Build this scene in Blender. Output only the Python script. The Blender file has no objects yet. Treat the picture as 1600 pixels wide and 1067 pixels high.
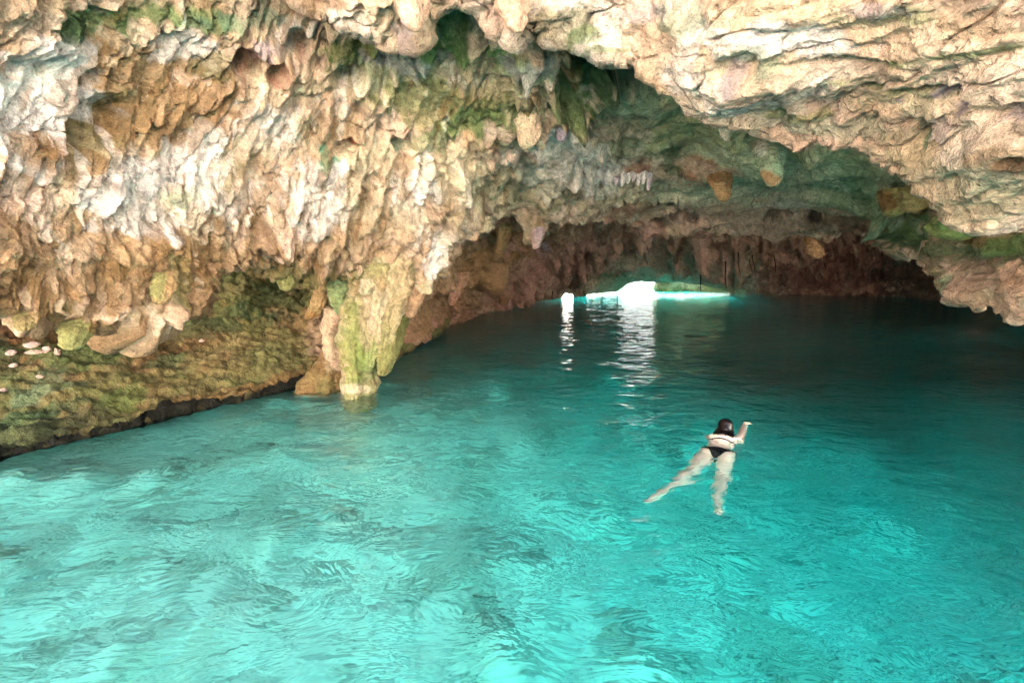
import bpy, bmesh, math, random
import numpy as np
from mathutils import Vector, Matrix
from mathutils.bvhtree import BVHTree

random.seed(7)
RNG = np.random.default_rng(11)
R = math.radians
sc = bpy.context.scene
COL = sc.collection

# ------------------------------------------------------------------ camera
F = 755.0            # focal length in photo pixels (1600 wide)
CAMZ = 1.75          # metres above the water
PITCH = R(8.55)
cam_d = bpy.data.cameras.new('camera')
cam_d.sensor_width = 36.0
cam_d.lens = 36.0 * F / 1600.0
cam_d.clip_start = 0.05
cam_d.clip_end = 2000
cam = bpy.data.objects.new('camera', cam_d)
cam.location = (0, 0, CAMZ)
cam.rotation_euler = (R(90) - PITCH, 0, 0)
COL.objects.link(cam)
sc.camera = cam

# ------------------------------------------------------------------ world, sun, exposure
SUN_EL, SUN_AZ = R(52), R(10)      # the sun stands beyond the cave, so the mouth behind the camera is lit and the cave is not
w = bpy.data.worlds.new('World')
sc.world = w
w.use_nodes = True
nt = w.node_tree
sky = nt.nodes.new('ShaderNodeTexSky')
sky.sky_type = 'NISHITA'
sky.sun_disc = False
sky.sun_elevation = SUN_EL
sky.sun_rotation = SUN_AZ
sky.air_density = 1.0
sky.dust_density = 6.0
sky.ozone_density = 0.5
bg = nt.nodes['Background']
bg.inputs['Strength'].default_value = 0.15
nt.links.new(sky.outputs[0], bg.inputs['Color'])
sd = bpy.data.lights.new('sun', 'SUN')
sd.energy = 5.0
sd.angle = R(0.5)
sd.color = (1.0, 0.965, 0.92)
so = bpy.data.objects.new('sun', sd)
dirv = Vector((math.sin(SUN_AZ) * math.cos(SUN_EL), math.cos(SUN_AZ) * math.cos(SUN_EL), math.sin(SUN_EL)))
so.rotation_euler = dirv.to_track_quat('Z', 'Y').to_euler()
so.location = (0, 60, 60)
COL.objects.link(so)
sc.view_settings.view_transform = 'Standard'
sc.view_settings.look = 'None'
sc.view_settings.gamma = 1.0
sc.view_settings.use_curve_mapping = False
sc.view_settings.exposure = 3.62

cy = sc.cycles
cy.max_bounces = 10
cy.diffuse_bounces = 5
cy.glossy_bounces = 4
cy.transmission_bounces = 8
cy.transparent_max_bounces = 8
cy.caustics_refractive = True
cy.caustics_reflective = False
cy.sample_clamp_indirect = 6.0
cy.blur_glossy = 0.6
cy.use_denoising = True

# ------------------------------------------------------------------ maths
CAM = np.array([0, 0, CAMZ])
FW = np.array([0, math.cos(PITCH), -math.sin(PITCH)])
UP = np.array([0, math.sin(PITCH), math.cos(PITCH)])
RT = np.array([1.0, 0, 0])


def ray(px, py):
    a = (np.asarray(px, float) - 800.0) / F
    b = -(np.asarray(py, float) - 533.5) / F
    return a[..., None] * RT + FW + b[..., None] * UP


def P(px, py, D):
    """world point on the sight line of a photo pixel at forward distance D (used to survey the cave)"""
    return CAM + ray(px, py) * np.asarray(D, float)[..., None]


def Dwater(px, py, z=0.0):
    r = ray(px, py)
    return (z - CAMZ) / r[..., 2]


_perm = RNG.permutation(256).astype(np.int32)
_perm = np.concatenate([_perm, _perm, _perm])
_g = RNG.normal(size=(256, 3)).astype(np.float32)
_g /= np.linalg.norm(_g, axis=1)[:, None]


def perlin(p):
    p = np.asarray(p, np.float32)
    i = np.floor(p).astype(np.int32)
    f = p - i
    u = f * f * f * (f * (f * 6 - 15) + 10)
    i &= 255

    def g(dx, dy, dz):
        h = _perm[_perm[_perm[(i[..., 0] + dx) & 255] + ((i[..., 1] + dy) & 255)] + ((i[..., 2] + dz) & 255)]
        v = _g[h]
        return v[..., 0] * (f[..., 0] - dx) + v[..., 1] * (f[..., 1] - dy) + v[..., 2] * (f[..., 2] - dz)
    a, b, c = u[..., 0], u[..., 1], u[..., 2]
    x00 = g(0, 0, 0) * (1 - a) + g(1, 0, 0) * a
    x10 = g(0, 1, 0) * (1 - a) + g(1, 1, 0) * a
    x01 = g(0, 0, 1) * (1 - a) + g(1, 0, 1) * a
    x11 = g(0, 1, 1) * (1 - a) + g(1, 1, 1) * a
    y0 = x00 * (1 - b) + x10 * b
    y1 = x01 * (1 - b) + x11 * b
    return (y0 * (1 - c) + y1 * c) * 1.6


def fbm(p, o=4, lac=2.03, gain=0.5, off=0.0):
    s, a = 0, 1.0
    p = np.asarray(p, np.float32) + np.float32(off)
    for k in range(o):
        s = s + a * perlin(p)
        p = p * lac + 7.13
        a *= gain
    return s


def billow(p, o=3, gain=0.5, off=0.0):
    s, a = 0, 1.0
    p = np.asarray(p, np.float32) + np.float32(off)
    for k in range(o):
        s = s + a * (np.abs(perlin(p)) * 1.6 - 0.4)
        p = p * 2.07 + 3.7
        a *= gain
    return s


def worley(p, off=0.0):
    p = np.asarray(p, np.float32) + np.float32(off)
    i = np.floor(p).astype(np.int32)
    f = p - i
    best = np.full(p.shape[:-1], 9.0, np.float32)
    for dx in (-1, 0, 1):
        for dy in (-1, 0, 1):
            for dz in (-1, 0, 1):
                h = _perm[_perm[_perm[(i[..., 0] + dx) & 255] + ((i[..., 1] + dy) & 255)] + ((i[..., 2] + dz) & 255)]
                q = _g[h] * 0.5 + 0.5
                d = (q[..., 0] + dx - f[..., 0]) ** 2 + (q[..., 1] + dy - f[..., 1]) ** 2 + (q[..., 2] + dz - f[..., 2]) ** 2
                best = np.minimum(best, d)
    return np.sqrt(best)


def sstep(a, b, x):
    t = np.clip((x - a) / (b - a), 0, 1)
    return t * t * (3 - 2 * t)


def tps(ctrl, X, Y):
    """smooth interpolation of log depth through surveyed points"""
    c = np.array(ctrl, float)
    x, y, v = c[:, 0] / 400, c[:, 1] / 400, np.log(c[:, 2])

    def k(r2):
        return 0.5 * r2 * np.log(r2 + 1e-9)
    n = len(x)
    A = np.zeros((n + 3, n + 3))
    A[:n, :n] = k((x[:, None] - x) ** 2 + (y[:, None] - y) ** 2) + np.eye(n) * 0.01
    Q = np.stack([np.ones(n), x, y], 1)
    A[:n, n:] = Q
    A[n:, :n] = Q.T
    sol = np.linalg.solve(A, np.concatenate([v, [0, 0, 0]]))
    X, Y = X / 400, Y / 400
    out = sol[n] + sol[n + 1] * X + sol[n + 2] * Y
    for j in range(n):
        out = out + sol[j] * k((X - x[j]) ** 2 + (Y - y[j]) ** 2)
    return np.exp(np.clip(out, math.log(1.2), math.log(45)))


def poly(pts):
    a = np.array(pts, float)
    return lambda x: np.interp(x, a[:, 0], a[:, 1])


def noise1(x, s, off):
    x = np.asarray(x, float)
    q = np.stack([x * s, np.full_like(x, off), np.full_like(x, off * 1.7)], -1)
    return fbm(q, 4)


# ------------------------------------------------------------------ object helpers
def tag(o, label=None, cat=None, group=None, kind=None):
    if label: o['label'] = label
    if cat: o['category'] = cat
    if group: o['group'] = group
    if kind: o['kind'] = kind
    return o


def mesh_obj(name, verts, faces, mat=None, parent=None, smooth=True, colors=None):
    me = bpy.data.meshes.new(name)
    verts = np.asarray(verts, np.float32).reshape(-1, 3)
    faces = np.asarray(faces, np.int32)
    nf, k = faces.shape
    me.vertices.add(len(verts))
    me.vertices.foreach_set('co', verts.ravel())
    me.loops.add(nf * k)
    me.loops.foreach_set('vertex_index', faces.ravel())
    me.polygons.add(nf)
    me.polygons.foreach_set('loop_start', np.arange(0, nf * k, k, dtype=np.int32))
    me.update(calc_edges=True)
    if smooth:
        me.polygons.foreach_set('use_smooth', np.ones(nf, bool))
    if colors is not None:
        a = me.color_attributes.new('Col', 'FLOAT_COLOR', 'POINT')
        c4 = np.ones((len(verts), 4), np.float32)
        c4[:, :3] = colors.reshape(-1, 3)
        a.data.foreach_set('color', c4.ravel())
    if mat: me.materials.append(mat)
    o = bpy.data.objects.new(name, me)
    COL.objects.link(o)
    o.parent = parent
    return o


def grid_faces(nr, nc, wrap=False):
    r = np.arange(nr - 1)[:, None]
    c = np.arange(nc if wrap else nc - 1)[None, :]
    c2 = (c + 1) % nc
    a = r * nc + c
    b = r * nc + c2
    return np.stack([a, b, b + nc, a + nc], -1).reshape(-1, 4)


def grid_normals(V):
    du = np.gradient(V, axis=1)
    dv = np.gradient(V, axis=0)
    n = np.cross(dv, du)
    n /= np.linalg.norm(n, axis=-1, keepdims=True) + 1e-9
    return n


# ------------------------------------------------------------------ colours (linear base colours of the stone itself)
def hexc(h):
    h = h.lstrip('#')
    return np.array([(int(h[i:i + 2], 16) / 255) ** 2.2 for i in (0, 2, 4)], np.float32)


WHITE = hexc('f0dfd8')
CREAM = hexc('cbb697')
PINK = hexc('c8a18b')
TAN = hexc('a5805c')
OCHRE = hexc('8e683f')
BROWN = hexc('684526')
GREEN = hexc('5f7a46')
DGREEN = hexc('3c5736')
TEAL = hexc('6d8f74')
LIME = hexc('8d8856')
OLIVE = hexc('716c40')
ORANGE = hexc('a2553a')
LILAC = hexc('ab98a4')
NEAR_BLACK = hexc('2a221e')  # near-black brown, painted into holes and clefts as their shade
MAUVE = hexc('b98576')
DMAUVE = hexc('8e6254')


def paint(Pw, X, Y, base, patches, off=0.0, grain=1.0):
    """stone colours: a base mottled by noise, with irregular patches of lime, algae, iron stain, or shade painted into holes"""
    n1 = fbm(Pw * 0.9, 4, off=off)
    n2 = fbm(Pw * 3.1, 4, off=off + 9)
    n3 = fbm(Pw * 10.0, 3, off=off + 19)
    C = np.zeros(Pw.shape, np.float32)
    wts = np.zeros(Pw.shape[:-1], np.float32)
    for i, (c, wt) in enumerate(base):
        m = wt * np.exp(2.2 * fbm(Pw * (1.1 + 0.35 * i), 4, off=off + 31 * (i + 1)))
        C += m[..., None] * c
        wts += m
    C /= wts[..., None]
    wob = n1 * 0.35 + n2 * 0.35 + n3 * 0.22
    for p in patches:
        px, py, rx, ry, ang, c, s = p[:7]
        ca, sa = math.cos(R(ang)), math.sin(R(ang))
        u = ((X - px) * ca + (Y - py) * sa) / rx
        v = (-(X - px) * sa + (Y - py) * ca) / ry
        d = np.sqrt(u * u + v * v)
        m = sstep(1.12, 0.68, d + 1.3 * wob) * s
        C = C * (1 - m[..., None]) + c * m[..., None]
    C *= (1.0 + grain * (0.14 * n2 + 0.15 * n3))[..., None]
    return np.clip(C, 0.01, 0.9)


# ------------------------------------------------------------------ materials
def new_mat(name):
    m = bpy.data.materials.new(name)
    m.use_nodes = True
    return m, m.node_tree.nodes, m.node_tree.links


def rock_mat(name, bump=1.0, scale=1.0, rough=0.8, spec=0.25):
    m, N, L = new_mat(name)
    b = N['Principled BSDF']
    b.inputs['Roughness'].default_value = rough
    b.inputs['Specular IOR Level'].default_value = spec
    at = N.new('ShaderNodeAttribute'); at.attribute_name = 'Col'
    tc = N.new('ShaderNodeNewGeometry')
    def noise(s, d, r=0.6):
        n = N.new('ShaderNodeTexNoise')
        n.inputs['Scale'].default_value = s * scale
        n.inputs['Detail'].default_value = d
        n.inputs['Roughness'].default_value = r
        L.new(tc.outputs['Position'], n.inputs['Vector'])
        return n
    nA = noise(14, 6, 0.7)
    nB = noise(60, 4, 0.7)
    mr = N.new('ShaderNodeMapRange')
    mr.inputs['From Min'].default_value = 0.3; mr.inputs['From Max'].default_value = 0.7
    mr.inputs['To Min'].default_value = 0.55; mr.inputs['To Max'].default_value = 1.35
    L.new(nA.outputs['Fac'], mr.inputs['Value'])
    mr2 = N.new('ShaderNodeMapRange')
    mr2.inputs['From Min'].default_value = 0.3; mr2.inputs['From Max'].default_value = 0.7
    mr2.inputs['To Min'].default_value = 0.68; mr2.inputs['To Max'].default_value = 1.28
    L.new(nB.outputs['Fac'], mr2.inputs['Value'])
    mu = N.new('ShaderNodeMath'); mu.operation = 'MULTIPLY'
    L.new(mr.outputs[0], mu.inputs[0]); L.new(mr2.outputs[0], mu.inputs[1])
    # pits: small dark pores where the stone is eaten away
    vo = N.new('ShaderNodeTexVoronoi')
    vo.inputs['Scale'].default_value = 17 * scale
    L.new(tc.outputs['Position'], vo.inputs['Vector'])
    nM = noise(2.2, 3)
    pit = N.new('ShaderNodeMapRange')
    pit.inputs['From Min'].default_value = 0.10; pit.inputs['From Max'].default_value = 0.24
    pit.inputs['To Min'].default_value = 0.0; pit.inputs['To Max'].default_value = 1.0
    L.new(vo.outputs['Distance'], pit.inputs['Value'])
    gate = N.new('ShaderNodeMapRange')
    gate.inputs['From Min'].default_value = 0.48; gate.inputs['From Max'].default_value = 0.6
    gate.inputs['To Min'].default_value = 1.0; gate.inputs['To Max'].default_value = 0.0
    L.new(nM.outputs['Fac'], gate.inputs['Value'])
    pmax = N.new('ShaderNodeMath'); pmax.operation = 'MAXIMUM'
    L.new(pit.outputs[0], pmax.inputs[0]); L.new(gate.outputs[0], pmax.inputs[1])
    mix = N.new('ShaderNodeVectorMath'); mix.operation = 'SCALE'
    L.new(at.outputs['Color'], mix.inputs[0]); L.new(mu.outputs[0], mix.inputs['Scale'])
    L.new(mix.outputs[0], b.inputs['Base Color'])
    # relief
    h = N.new('ShaderNodeMath'); h.operation = 'MULTIPLY_ADD'
    L.new(nB.outputs['Fac'], h.inputs[0]); h.inputs[1].default_value = 0.38
    L.new(nA.outputs['Fac'], h.inputs[2])
    h2 = N.new('ShaderNodeMath'); h2.operation = 'MULTIPLY_ADD'
    L.new(pmax.outputs[0], h2.inputs[0]); h2.inputs[1].default_value = 0.35
    L.new(h.outputs[0], h2.inputs[2])
    bp = N.new('ShaderNodeBump')
    bp.inputs['Strength'].default_value = 1.0
    bp.inputs['Distance'].default_value = 0.085 * bump
    L.new(h2.outputs[0], bp.inputs['Height'])
    L.new(bp.outputs[0], b.inputs['Normal'])
    return m


ROCK = rock_mat('rock')
ROCK_FAR = rock_mat('rock_far', 2.0, 0.5, 0.85)


def plain(name, col, rough=0.6, spec=0.4, var=0.15, nscale=20, bump=0.0):
    m, N, L = new_mat(name)
    b = N['Principled BSDF']
    b.inputs['Roughness'].default_value = rough
    b.inputs['Specular IOR Level'].default_value = spec
    g = N.new('ShaderNodeNewGeometry')
    n = N.new('ShaderNodeTexNoise'); n.inputs['Scale'].default_value = nscale; n.inputs['Detail'].default_value = 5
    L.new(g.outputs['Position'], n.inputs['Vector'])
    mr = N.new('ShaderNodeMapRange')
    mr.inputs['From Min'].default_value = 0.3; mr.inputs['From Max'].default_value = 0.7
    mr.inputs['To Min'].default_value = 1 - var; mr.inputs['To Max'].default_value = 1 + var
    L.new(n.outputs['Fac'], mr.inputs['Value'])
    v = N.new('ShaderNodeVectorMath'); v.operation = 'SCALE'
    v.inputs[0].default_value = col[:3]
    L.new(mr.outputs[0], v.inputs['Scale'])
    L.new(v.outputs[0], b.inputs['Base Color'])
    if bump:
        bp = N.new('ShaderNodeBump'); bp.inputs['Distance'].default_value = bump
        L.new(n.outputs['Fac'], bp.inputs['Height']); L.new(bp.outputs[0], b.inputs['Normal'])
    return m


# ------------------------------------------------------------------ rock sheets
TINT = []


def drips(X, Y, specs, seed, V=None):
    """overlapping tongues of flowstone; each tongue swells towards its lower tip. specs: density, region, sizes"""
    rng = np.random.default_rng(seed)
    H = np.zeros(X.shape, np.float32)
    ID = np.zeros(X.shape, np.float32)
    nr, nc = X.shape
    xs = X[0]
    if V is not None:                       # ragged outlines
        X = X + 3.2 * fbm(V * 9, 3, off=91) + 5 * fbm(V * 3, 2, off=92)
        Y = Y + 6.0 * fbm(V * 6, 3, off=93)
    for (x0, x1, ytop, ybot, n, wmin, wmax, lmin, lmax, hk, slant) in specs:
        for _ in range(n):
            tx = rng.uniform(x0, x1)
            a, b = ytop(tx), ybot(tx)
            if b <= a: continue
            ty = rng.uniform(a, b)
            wd = wmin * (wmax / wmin) ** (rng.random() ** 1.4)
            Ln = (lmin + (lmax - lmin) * rng.random() ** 1.3) * 1.35
            sl = slant(tx, ty) + rng.normal() * 0.1
            h = hk * wd * rng.uniform(0.6, 1.7); tipk = rng.choice([1.8, 2.6, 4.0, 7.0])
            xa = min(tx, tx + sl * Ln) - wd; xb = max(tx, tx + sl * Ln) + wd
            ia, ib = np.searchsorted(xs, xa - 10), np.searchsorted(xs, xb + 10)
            if ib <= ia: continue
            sx = X[:, ia:ib]; sy = Y[:, ia:ib]
            t = (sy - (ty - Ln)) / Ln
            rows = np.where(((t > 0) & (t < 1)).any(1))[0]
            if len(rows) == 0: continue
            ra, rb = rows[0], rows[-1] + 1
            sx = sx[ra:rb]; sy = sy[ra:rb]; t = np.clip(t[ra:rb], 0, 1)
            wf = wd * (0.55 + 0.45 * np.sin(np.clip(t * 1.25, 0, 1) * 1.57)) * np.clip(1 - t ** tipk, 0, 1) ** 0.7
            wig = 0.16 * wd * np.sin(sy / max(wd, 4) * 0.9 + tx)
            u = (sx + wig - (tx + sl * (ty - sy))) / (wf + 1e-3)
            prof = np.sqrt(np.clip(1 - u * u, 0, 1)) * h * t ** 0.8 * np.sqrt(np.clip(1 - t ** 10, 0, 1))
            win = prof > H[ra:rb, ia:ib]
            ID[ra:rb, ia:ib][win] = rng.random()
            H[ra:rb, ia:ib] = np.maximum(H[ra:rb, ia:ib], prof)
    TINT.append(ID)
    return H


def teeth(x, seed, n, x0, x1, wmin, wmax, lmin, lmax):
    """ragged lower rim"""
    rng = np.random.default_rng(seed)
    out = np.zeros_like(x)
    for _ in range(n):
        c = rng.uniform(x0, x1); wd = rng.uniform(wmin, wmax); l = rng.uniform(lmin, lmax)
        u = (x - c) / wd
        out = np.maximum(out, l * np.sqrt(np.clip(1 - u * u, 0, 1)))
    return out


def sheet(name, x0, x1, step, ytop, yedge, nrows, depth, dispf, colf, skirt=(0.25, 1.2), mat=ROCK, back=None, power=1.0):
    xs = np.arange(x0, x1 + step, step, dtype=float)
    yt, ye = ytop(xs), yedge(xs)
    t = (np.linspace(0, 1, nrows) ** power)[:, None]
    Y = yt[None] * (1 - t) + ye[None] * t
    X = np.repeat(xs[None], nrows, 0)
    D = depth(X, Y)
    V = P(X, Y, D)
    # rim: the rock turns over and runs back and up into the hill
    r, ext = skirt
    e = V[-1]
    away = e - CAM
    away[:, 2] *= 0.15
    away /= np.linalg.norm(away, axis=1)[:, None]
    up = np.array([0, 0, 1.0])
    rows = []
    K = 12
    for k in range(1, K + 1):
        a = k / K * math.pi * 0.62
        rows.append(e + away * r * math.sin(min(a, math.pi / 2)) + up * r * (1 - math.cos(a)))
    last = rows[-1]
    for k in range(1, 5):
        rows.append(last + (away * 0.75 + up * 0.65) * ext * k / 4)
    V = np.concatenate([V, np.array(rows)], 0)
    nr = V.shape[0]
    Xf = np.concatenate([X, np.repeat(xs[None], nr - nrows, 0)], 0)
    Yf = np.concatenate([Y, np.repeat(ye[None], nr - nrows, 0)], 0)
    Nn = grid_normals(V)
    flip = np.sign(np.sum(Nn[:nrows] * (CAM - V[:nrows]), -1).mean())
    Nn *= flip
    Df = np.concatenate([D, np.repeat(D[-1:], nr - nrows, 0)], 0)
    d, down = dispf(V, Xf, Yf, Df, Nn)
    V2 = V + Nn * d[..., None]
    V2[..., 2] -= down
    C = colf(V, Xf, Yf)
    fc = grid_faces(nr, len(xs))
    if flip < 0: fc = fc[:, ::-1]
    o = mesh_obj(name, V2.reshape(-1, 3), fc, mat, colors=C)
    tag(o, kind='structure')
    return o, V2, Xf, Yf


Z0 = lambda x: np.zeros_like(np.asarray(x, float))

# ---- the main mass: left wall with its flowstone curtain, the ceiling and the right-hand rock
main_depth = [
    (-350, -250, 2.3), (-350, 100, 2.4), (-350, 450, 2.7), (0, -250, 2.7), (0, 100, 3.2), (0, 300, 3.35), (0, 500, 3.75),
    (130, 530, 4.2), (300, -250, 3.2), (300, 60, 4.1), (300, 250, 4.5), (300, 420, 5.0), (500, 100, 4.7), (500, 300, 5.4), (500, 440, 6.3),
    (600, -200, 3.8), (600, 60, 4.5), (720, 45, 4.6), (640, 440, 6.7), (700, 150, 5.4), (700, 300, 6.4), (690, 420, 7.2), (740, 345, 8.2),
    (850, 340, 9.0), (850, 100, 4.9), (850, 230, 6.6), (950, 330, 10.0), (950, 200, 7.0), (1000, 290, 9.3), (930, 90, 5.3),
    (1050, 130, 5.8), (1050, 240, 7.6), (1080, 340, 11.0), (1000, 360, 11.5), (1200, 230, 6.6), (1200, 300, 9.3), (1200, 340, 10.8), (1200, 374, 12.6),
    (1320, 372, 12.0), (1300, 260, 6.4), (1380, 340, 9.3), (1390, 375, 9.5), (1380, 260, 5.7), (1440, 410, 6.6), (1470, 460, 6.2), (1500, 330, 5.4), (1520, 480, 5.4),
    (1600, 330, 4.6), (1600, 500, 4.4), (1600, 420, 4.4), (1700, 560, 3.6), (1950, 700, 2.8), (1950, 300, 3.4), (1500, 150, 5.6), (1500, -200, 4.4),
    (1900, -200, 3.4), (1200, -200, 5.0), (1200, 100, 5.6), (900, -200, 4.3)]
_edge = poly([(-350, 470), (-60, 480), (0, 478), (15, 500), (28, 510), (52, 508), (66, 494), (90, 496), (104, 498), (114, 516), (126, 522), (142, 514), (160, 508),
              (178, 505), (186, 520), (200, 515), (215, 505), (238, 492), (258, 502), (275, 488), (284, 470), (300, 440), (318, 425), (335, 416), (350, 422), (362, 408), (385, 402), (405, 422), (430, 430),
              (445, 418), (462, 436), (480, 440), (505, 432), (520, 434), (545, 440), (560, 440), (600, 452), (640, 448), (655, 432), (676, 425), (686, 432), (700, 408), (716, 396),
              (726, 372), (736, 352), (752, 362), (772, 364), (786, 346), (805, 350), (830, 384), (842, 372), (862, 352), (890, 356), (915, 350), (950, 350),
              (985, 362), (1012, 380), (1040, 378), (1060, 374), (1100, 375), (1150, 376), (1185, 370), (1210, 374), (1240, 380), (1262, 374), (1290, 377), (1330, 374), (1370, 377),
              (1392, 380), (1402, 392), (1430, 398), (1440, 402), (1456, 422), (1452, 442), (1470, 462), (1482, 476), (1500, 482), (1512, 478), (1530, 482), (1545, 478),
              (1562, 484), (1585, 495), (1600, 505), (1700, 580), (1850, 700), (1950, 760)])


def main_edge(x):
    e = main_edge_raw(x)
    k = np.hanning(9)[1:-1]; k /= k.sum()
    return np.convolve(np.pad(e, 3, mode='edge'), k, 'valid')


def main_edge_raw(x):
    x = np.asarray(x, float)
    lf = sstep(760, 700, x)
    mid = sstep(1000, 1080, x) * sstep(1400, 1380, x)
    rt = sstep(1380, 1420, x)
    return _edge(x) - 18 * sstep(240, 180, x) - 10 * sstep(200, 150, x) - 9 * mid - 5 * sstep(700, 740, x) * (1 - mid) * (1 - rt) + noise1(x, 0.05, 3.1) * (2.5 + 3 * lf + 1.5 * rt) + noise1(x, 0.22, 8.1) * 1.5 + \
        teeth(x, 5, 70, -300, 760, 4, 11, 3, 11) * lf + teeth(x, 6, 34, 1000, 1400, 3, 8, 1, 5) * mid + teeth(x, 8, 40, 1400, 1900, 4, 12, 1, 8) * rt


DRIP_SPECS = [
    (-340, 300, lambda x: 290, lambda x: float(_edge(x)) + 4, 800, 4, 17, 20, 95, 0.0066, lambda x, y: 0.14),
    (-340, 300, lambda x: 150, lambda x: 330, 90, 5, 20, 25, 90, 0.0044, lambda x, y: 0.5),
    (130, 500, lambda x: 40, lambda x: 350, 110, 5, 18, 45, 150, 0.0046, lambda x, y: 0.5),
    (300, 560, lambda x: 280, lambda x: float(_edge(x)) + 4, 420, 3.5, 15, 35, 110, 0.0065, lambda x, y: 0.16),
    (480, 740, lambda x: 230, lambda x: float(_edge(x)) + 4, 330, 4, 15, 45, 150, 0.0076, lambda x, y: 0.30),
    (430, 680, lambda x: 190, lambda x: 330, 70, 4, 13, 35, 120, 0.0050, lambda x, y: 0.34),
    (730, 960, lambda x: 250, lambda x: 345, 45, 5, 18, 15, 60, 0.0040, lambda x, y: 0.3),
    (440, 960, lambda x: 40, lambda x: 190, 40, 7, 26, 15, 55, 0.0050, lambda x, y: 0.2),
    (780, 930, lambda x: 60, lambda x: 210, 34, 6, 18, 25, 70, 0.0075, lambda x, y: 0.1),
    (1380, 1900, lambda x: 300, lambda x: float(_edge(x)) + 2, 170, 7, 24, 12, 40, 0.0042, lambda x, y: -0.1),
]


def main_disp(V, X, Y, D, N):
    wl = sstep(820, 640, X)                     # flowstone wall
    smooth = sstep(960, 1080, X) * sstep(1420, 1340, X)   # the smoother domed ceiling
    dk = np.clip(D / 5.0, 0.6, 2.4)
    Va = V * np.array([1.0, 1.0, 0.42])
    d = 0.22 * fbm(V * 0.55, 3, off=2)
    d += (0.13 * (1 - 0.55 * wl) * (1 - 0.75 * smooth)) * billow(V * 1.7, 3, off=5)
    d += 0.022 * (1 - 0.6 * smooth) * (0.8 - worley(V * 6.2, off=3)) * 2
    d += wl * 0.035 * billow(Va * 7.5, 3, off=12)
    d += smooth * 0.10 * fbm(V * np.array([0.7, 1.3, 6.0]), 4, off=14)
    d += (1 - wl) * (1 - 0.6 * smooth) * 0.03 * billow(V * np.array([2.2, 3, 6.0]) * 1.6, 3, off=15)
    d += 0.012 * fbm(V * 17, 3, off=7)
    # long slanting folds of flowstone: round ribs parted by sharp creases
    wx = 14 * fbm(V * 1.3, 3, off=51) + 5 * fbm(V * 5, 2, off=52)
    sl = np.interp(X, [-300, 0, 200, 450, 700], [0.2, 0.35, 0.62, 0.5, 0.38])
    U = X + sl * Y + wx
    amp = np.clip(0.55 + 0.9 * fbm(V * 1.1, 2, off=53), 0.05, 1.3) * (1 - 0.7 * sstep(150, 60, X) * sstep(60, 100, Y) * sstep(240, 190, Y))
    f1 = np.abs(perlin(np.stack([U / 44, Y / 170 + 0.4 * wx / 14, 0 * X + 1.5], -1)))
    f2 = np.abs(perlin(np.stack([U / 19, Y / 90 + wx / 20, 0 * X + 4.5], -1)))
    f3 = np.abs(perlin(np.stack([U / 8, Y / 42, 0 * X + 8.5], -1)))
    d += wl * amp * (0.20 * np.minimum(f1, 0.5) + 0.10 * np.minimum(f2, 0.5) + 0.035 * np.minimum(f3, 0.5)) * 1.6
    # beds and wrinkles across the centre mass and the dome
    mid = (1 - wl) * sstep(1480, 1380, X)
    W = Y - 0.16 * (X - 700) + 10 * fbm(V * 1.5, 3, off=55)
    d += mid * (0.07 * np.abs(perlin(np.stack([X / 110, W / 17, 0 * X + 2.5], -1))) + 0.03 * np.abs(perlin(np.stack([X / 45, W / 7, 0 * X + 5.5], -1))))
    d -= 0.07 * sstep(0.05, 0.0, np.abs(fbm(V * np.array([0.9, 0.9, 1.5]), 3, off=57))) * np.clip(D / 6, 0.7, 1.6)      # cracks
    dr = drips(X, Y, DRIP_SPECS, 21, V) * dk
    dr[350:] *= np.clip(1 - np.arange(1, dr.shape[0] - 350 + 1) / 6.0, 0, 1)[:, None]     # tongues end at the rim
    d += dr * (1.25 + 0.3 * fbm(V * 5, 2, off=4))
    # a hollow behind the near rim, dark cleft at the top right
    def hollow(px, py, rx, ry, ang, dep):
        ca, sa = math.cos(R(ang)), math.sin(R(ang))
        u = ((X - px) * ca + (Y - py) * sa) / rx
        v = (-(X - px) * sa + (Y - py) * ca) / ry
        q = u * u + v * v + 0.25 * fbm(V * 2.5, 3, off=8)
        return -dep * sstep(1.2, 0.2, q)
    d += hollow(985, 105, 60, 26, 35, 0.9)
    d += hollow(900, 110, 40, 60, 20, 0.35)
    d += hollow(380, 85, 30, 34, 0, 0.28) + hollow(425, 100, 16, 28, 20, 0.25) + hollow(465, 55, 22, 28, 0, 0.25)
    d += hollow(110, 150, 12, 90, 15, 0.12) + hollow(140, 185, 60, 40, -35, 0.25)
    d += hollow(540, 222, 30, 10, -8, 0.22) + hollow(630, 218, 20, 12, 20, 0.2) + hollow(545, 105, 28, 22, 0, 0.25)
    d += hollow(440, 460, 50, 14, 15, 0.3)
    for (hx, hy, hr) in ((1035, 318, 6), (1065, 345, 9), (1035, 357, 13), (1010, 365, 10), (1275, 345, 10), (1215, 338, 14), (1130, 357, 14), (1025, 372, 10),
                         (1560, 440, 6), (1575, 437, 5), (1530, 432, 8), (1452, 375, 9)):
        d += hollow(hx, hy, hr * 1.5, hr * 0.6, 0, 0.35 * (D / 8).mean() if np.ndim(D) else 0.3)
    down = dr * 0.55 + 0.03 * wl * np.maximum(fbm(V * 4, 2, off=20), 0)
    fade = np.clip(1 - np.arange(1, d.shape[0] - 350 + 1) / 9.0, 0, 1)[:, None]      # the relief dies away behind the rim
    d[350:] = d[349:350] * fade + (1 - fade) * 0.05 * fbm(V[350:] * 3, 3, off=24)
    down[350:] = down[349:350] * fade
    return d * 1.0, down


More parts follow.
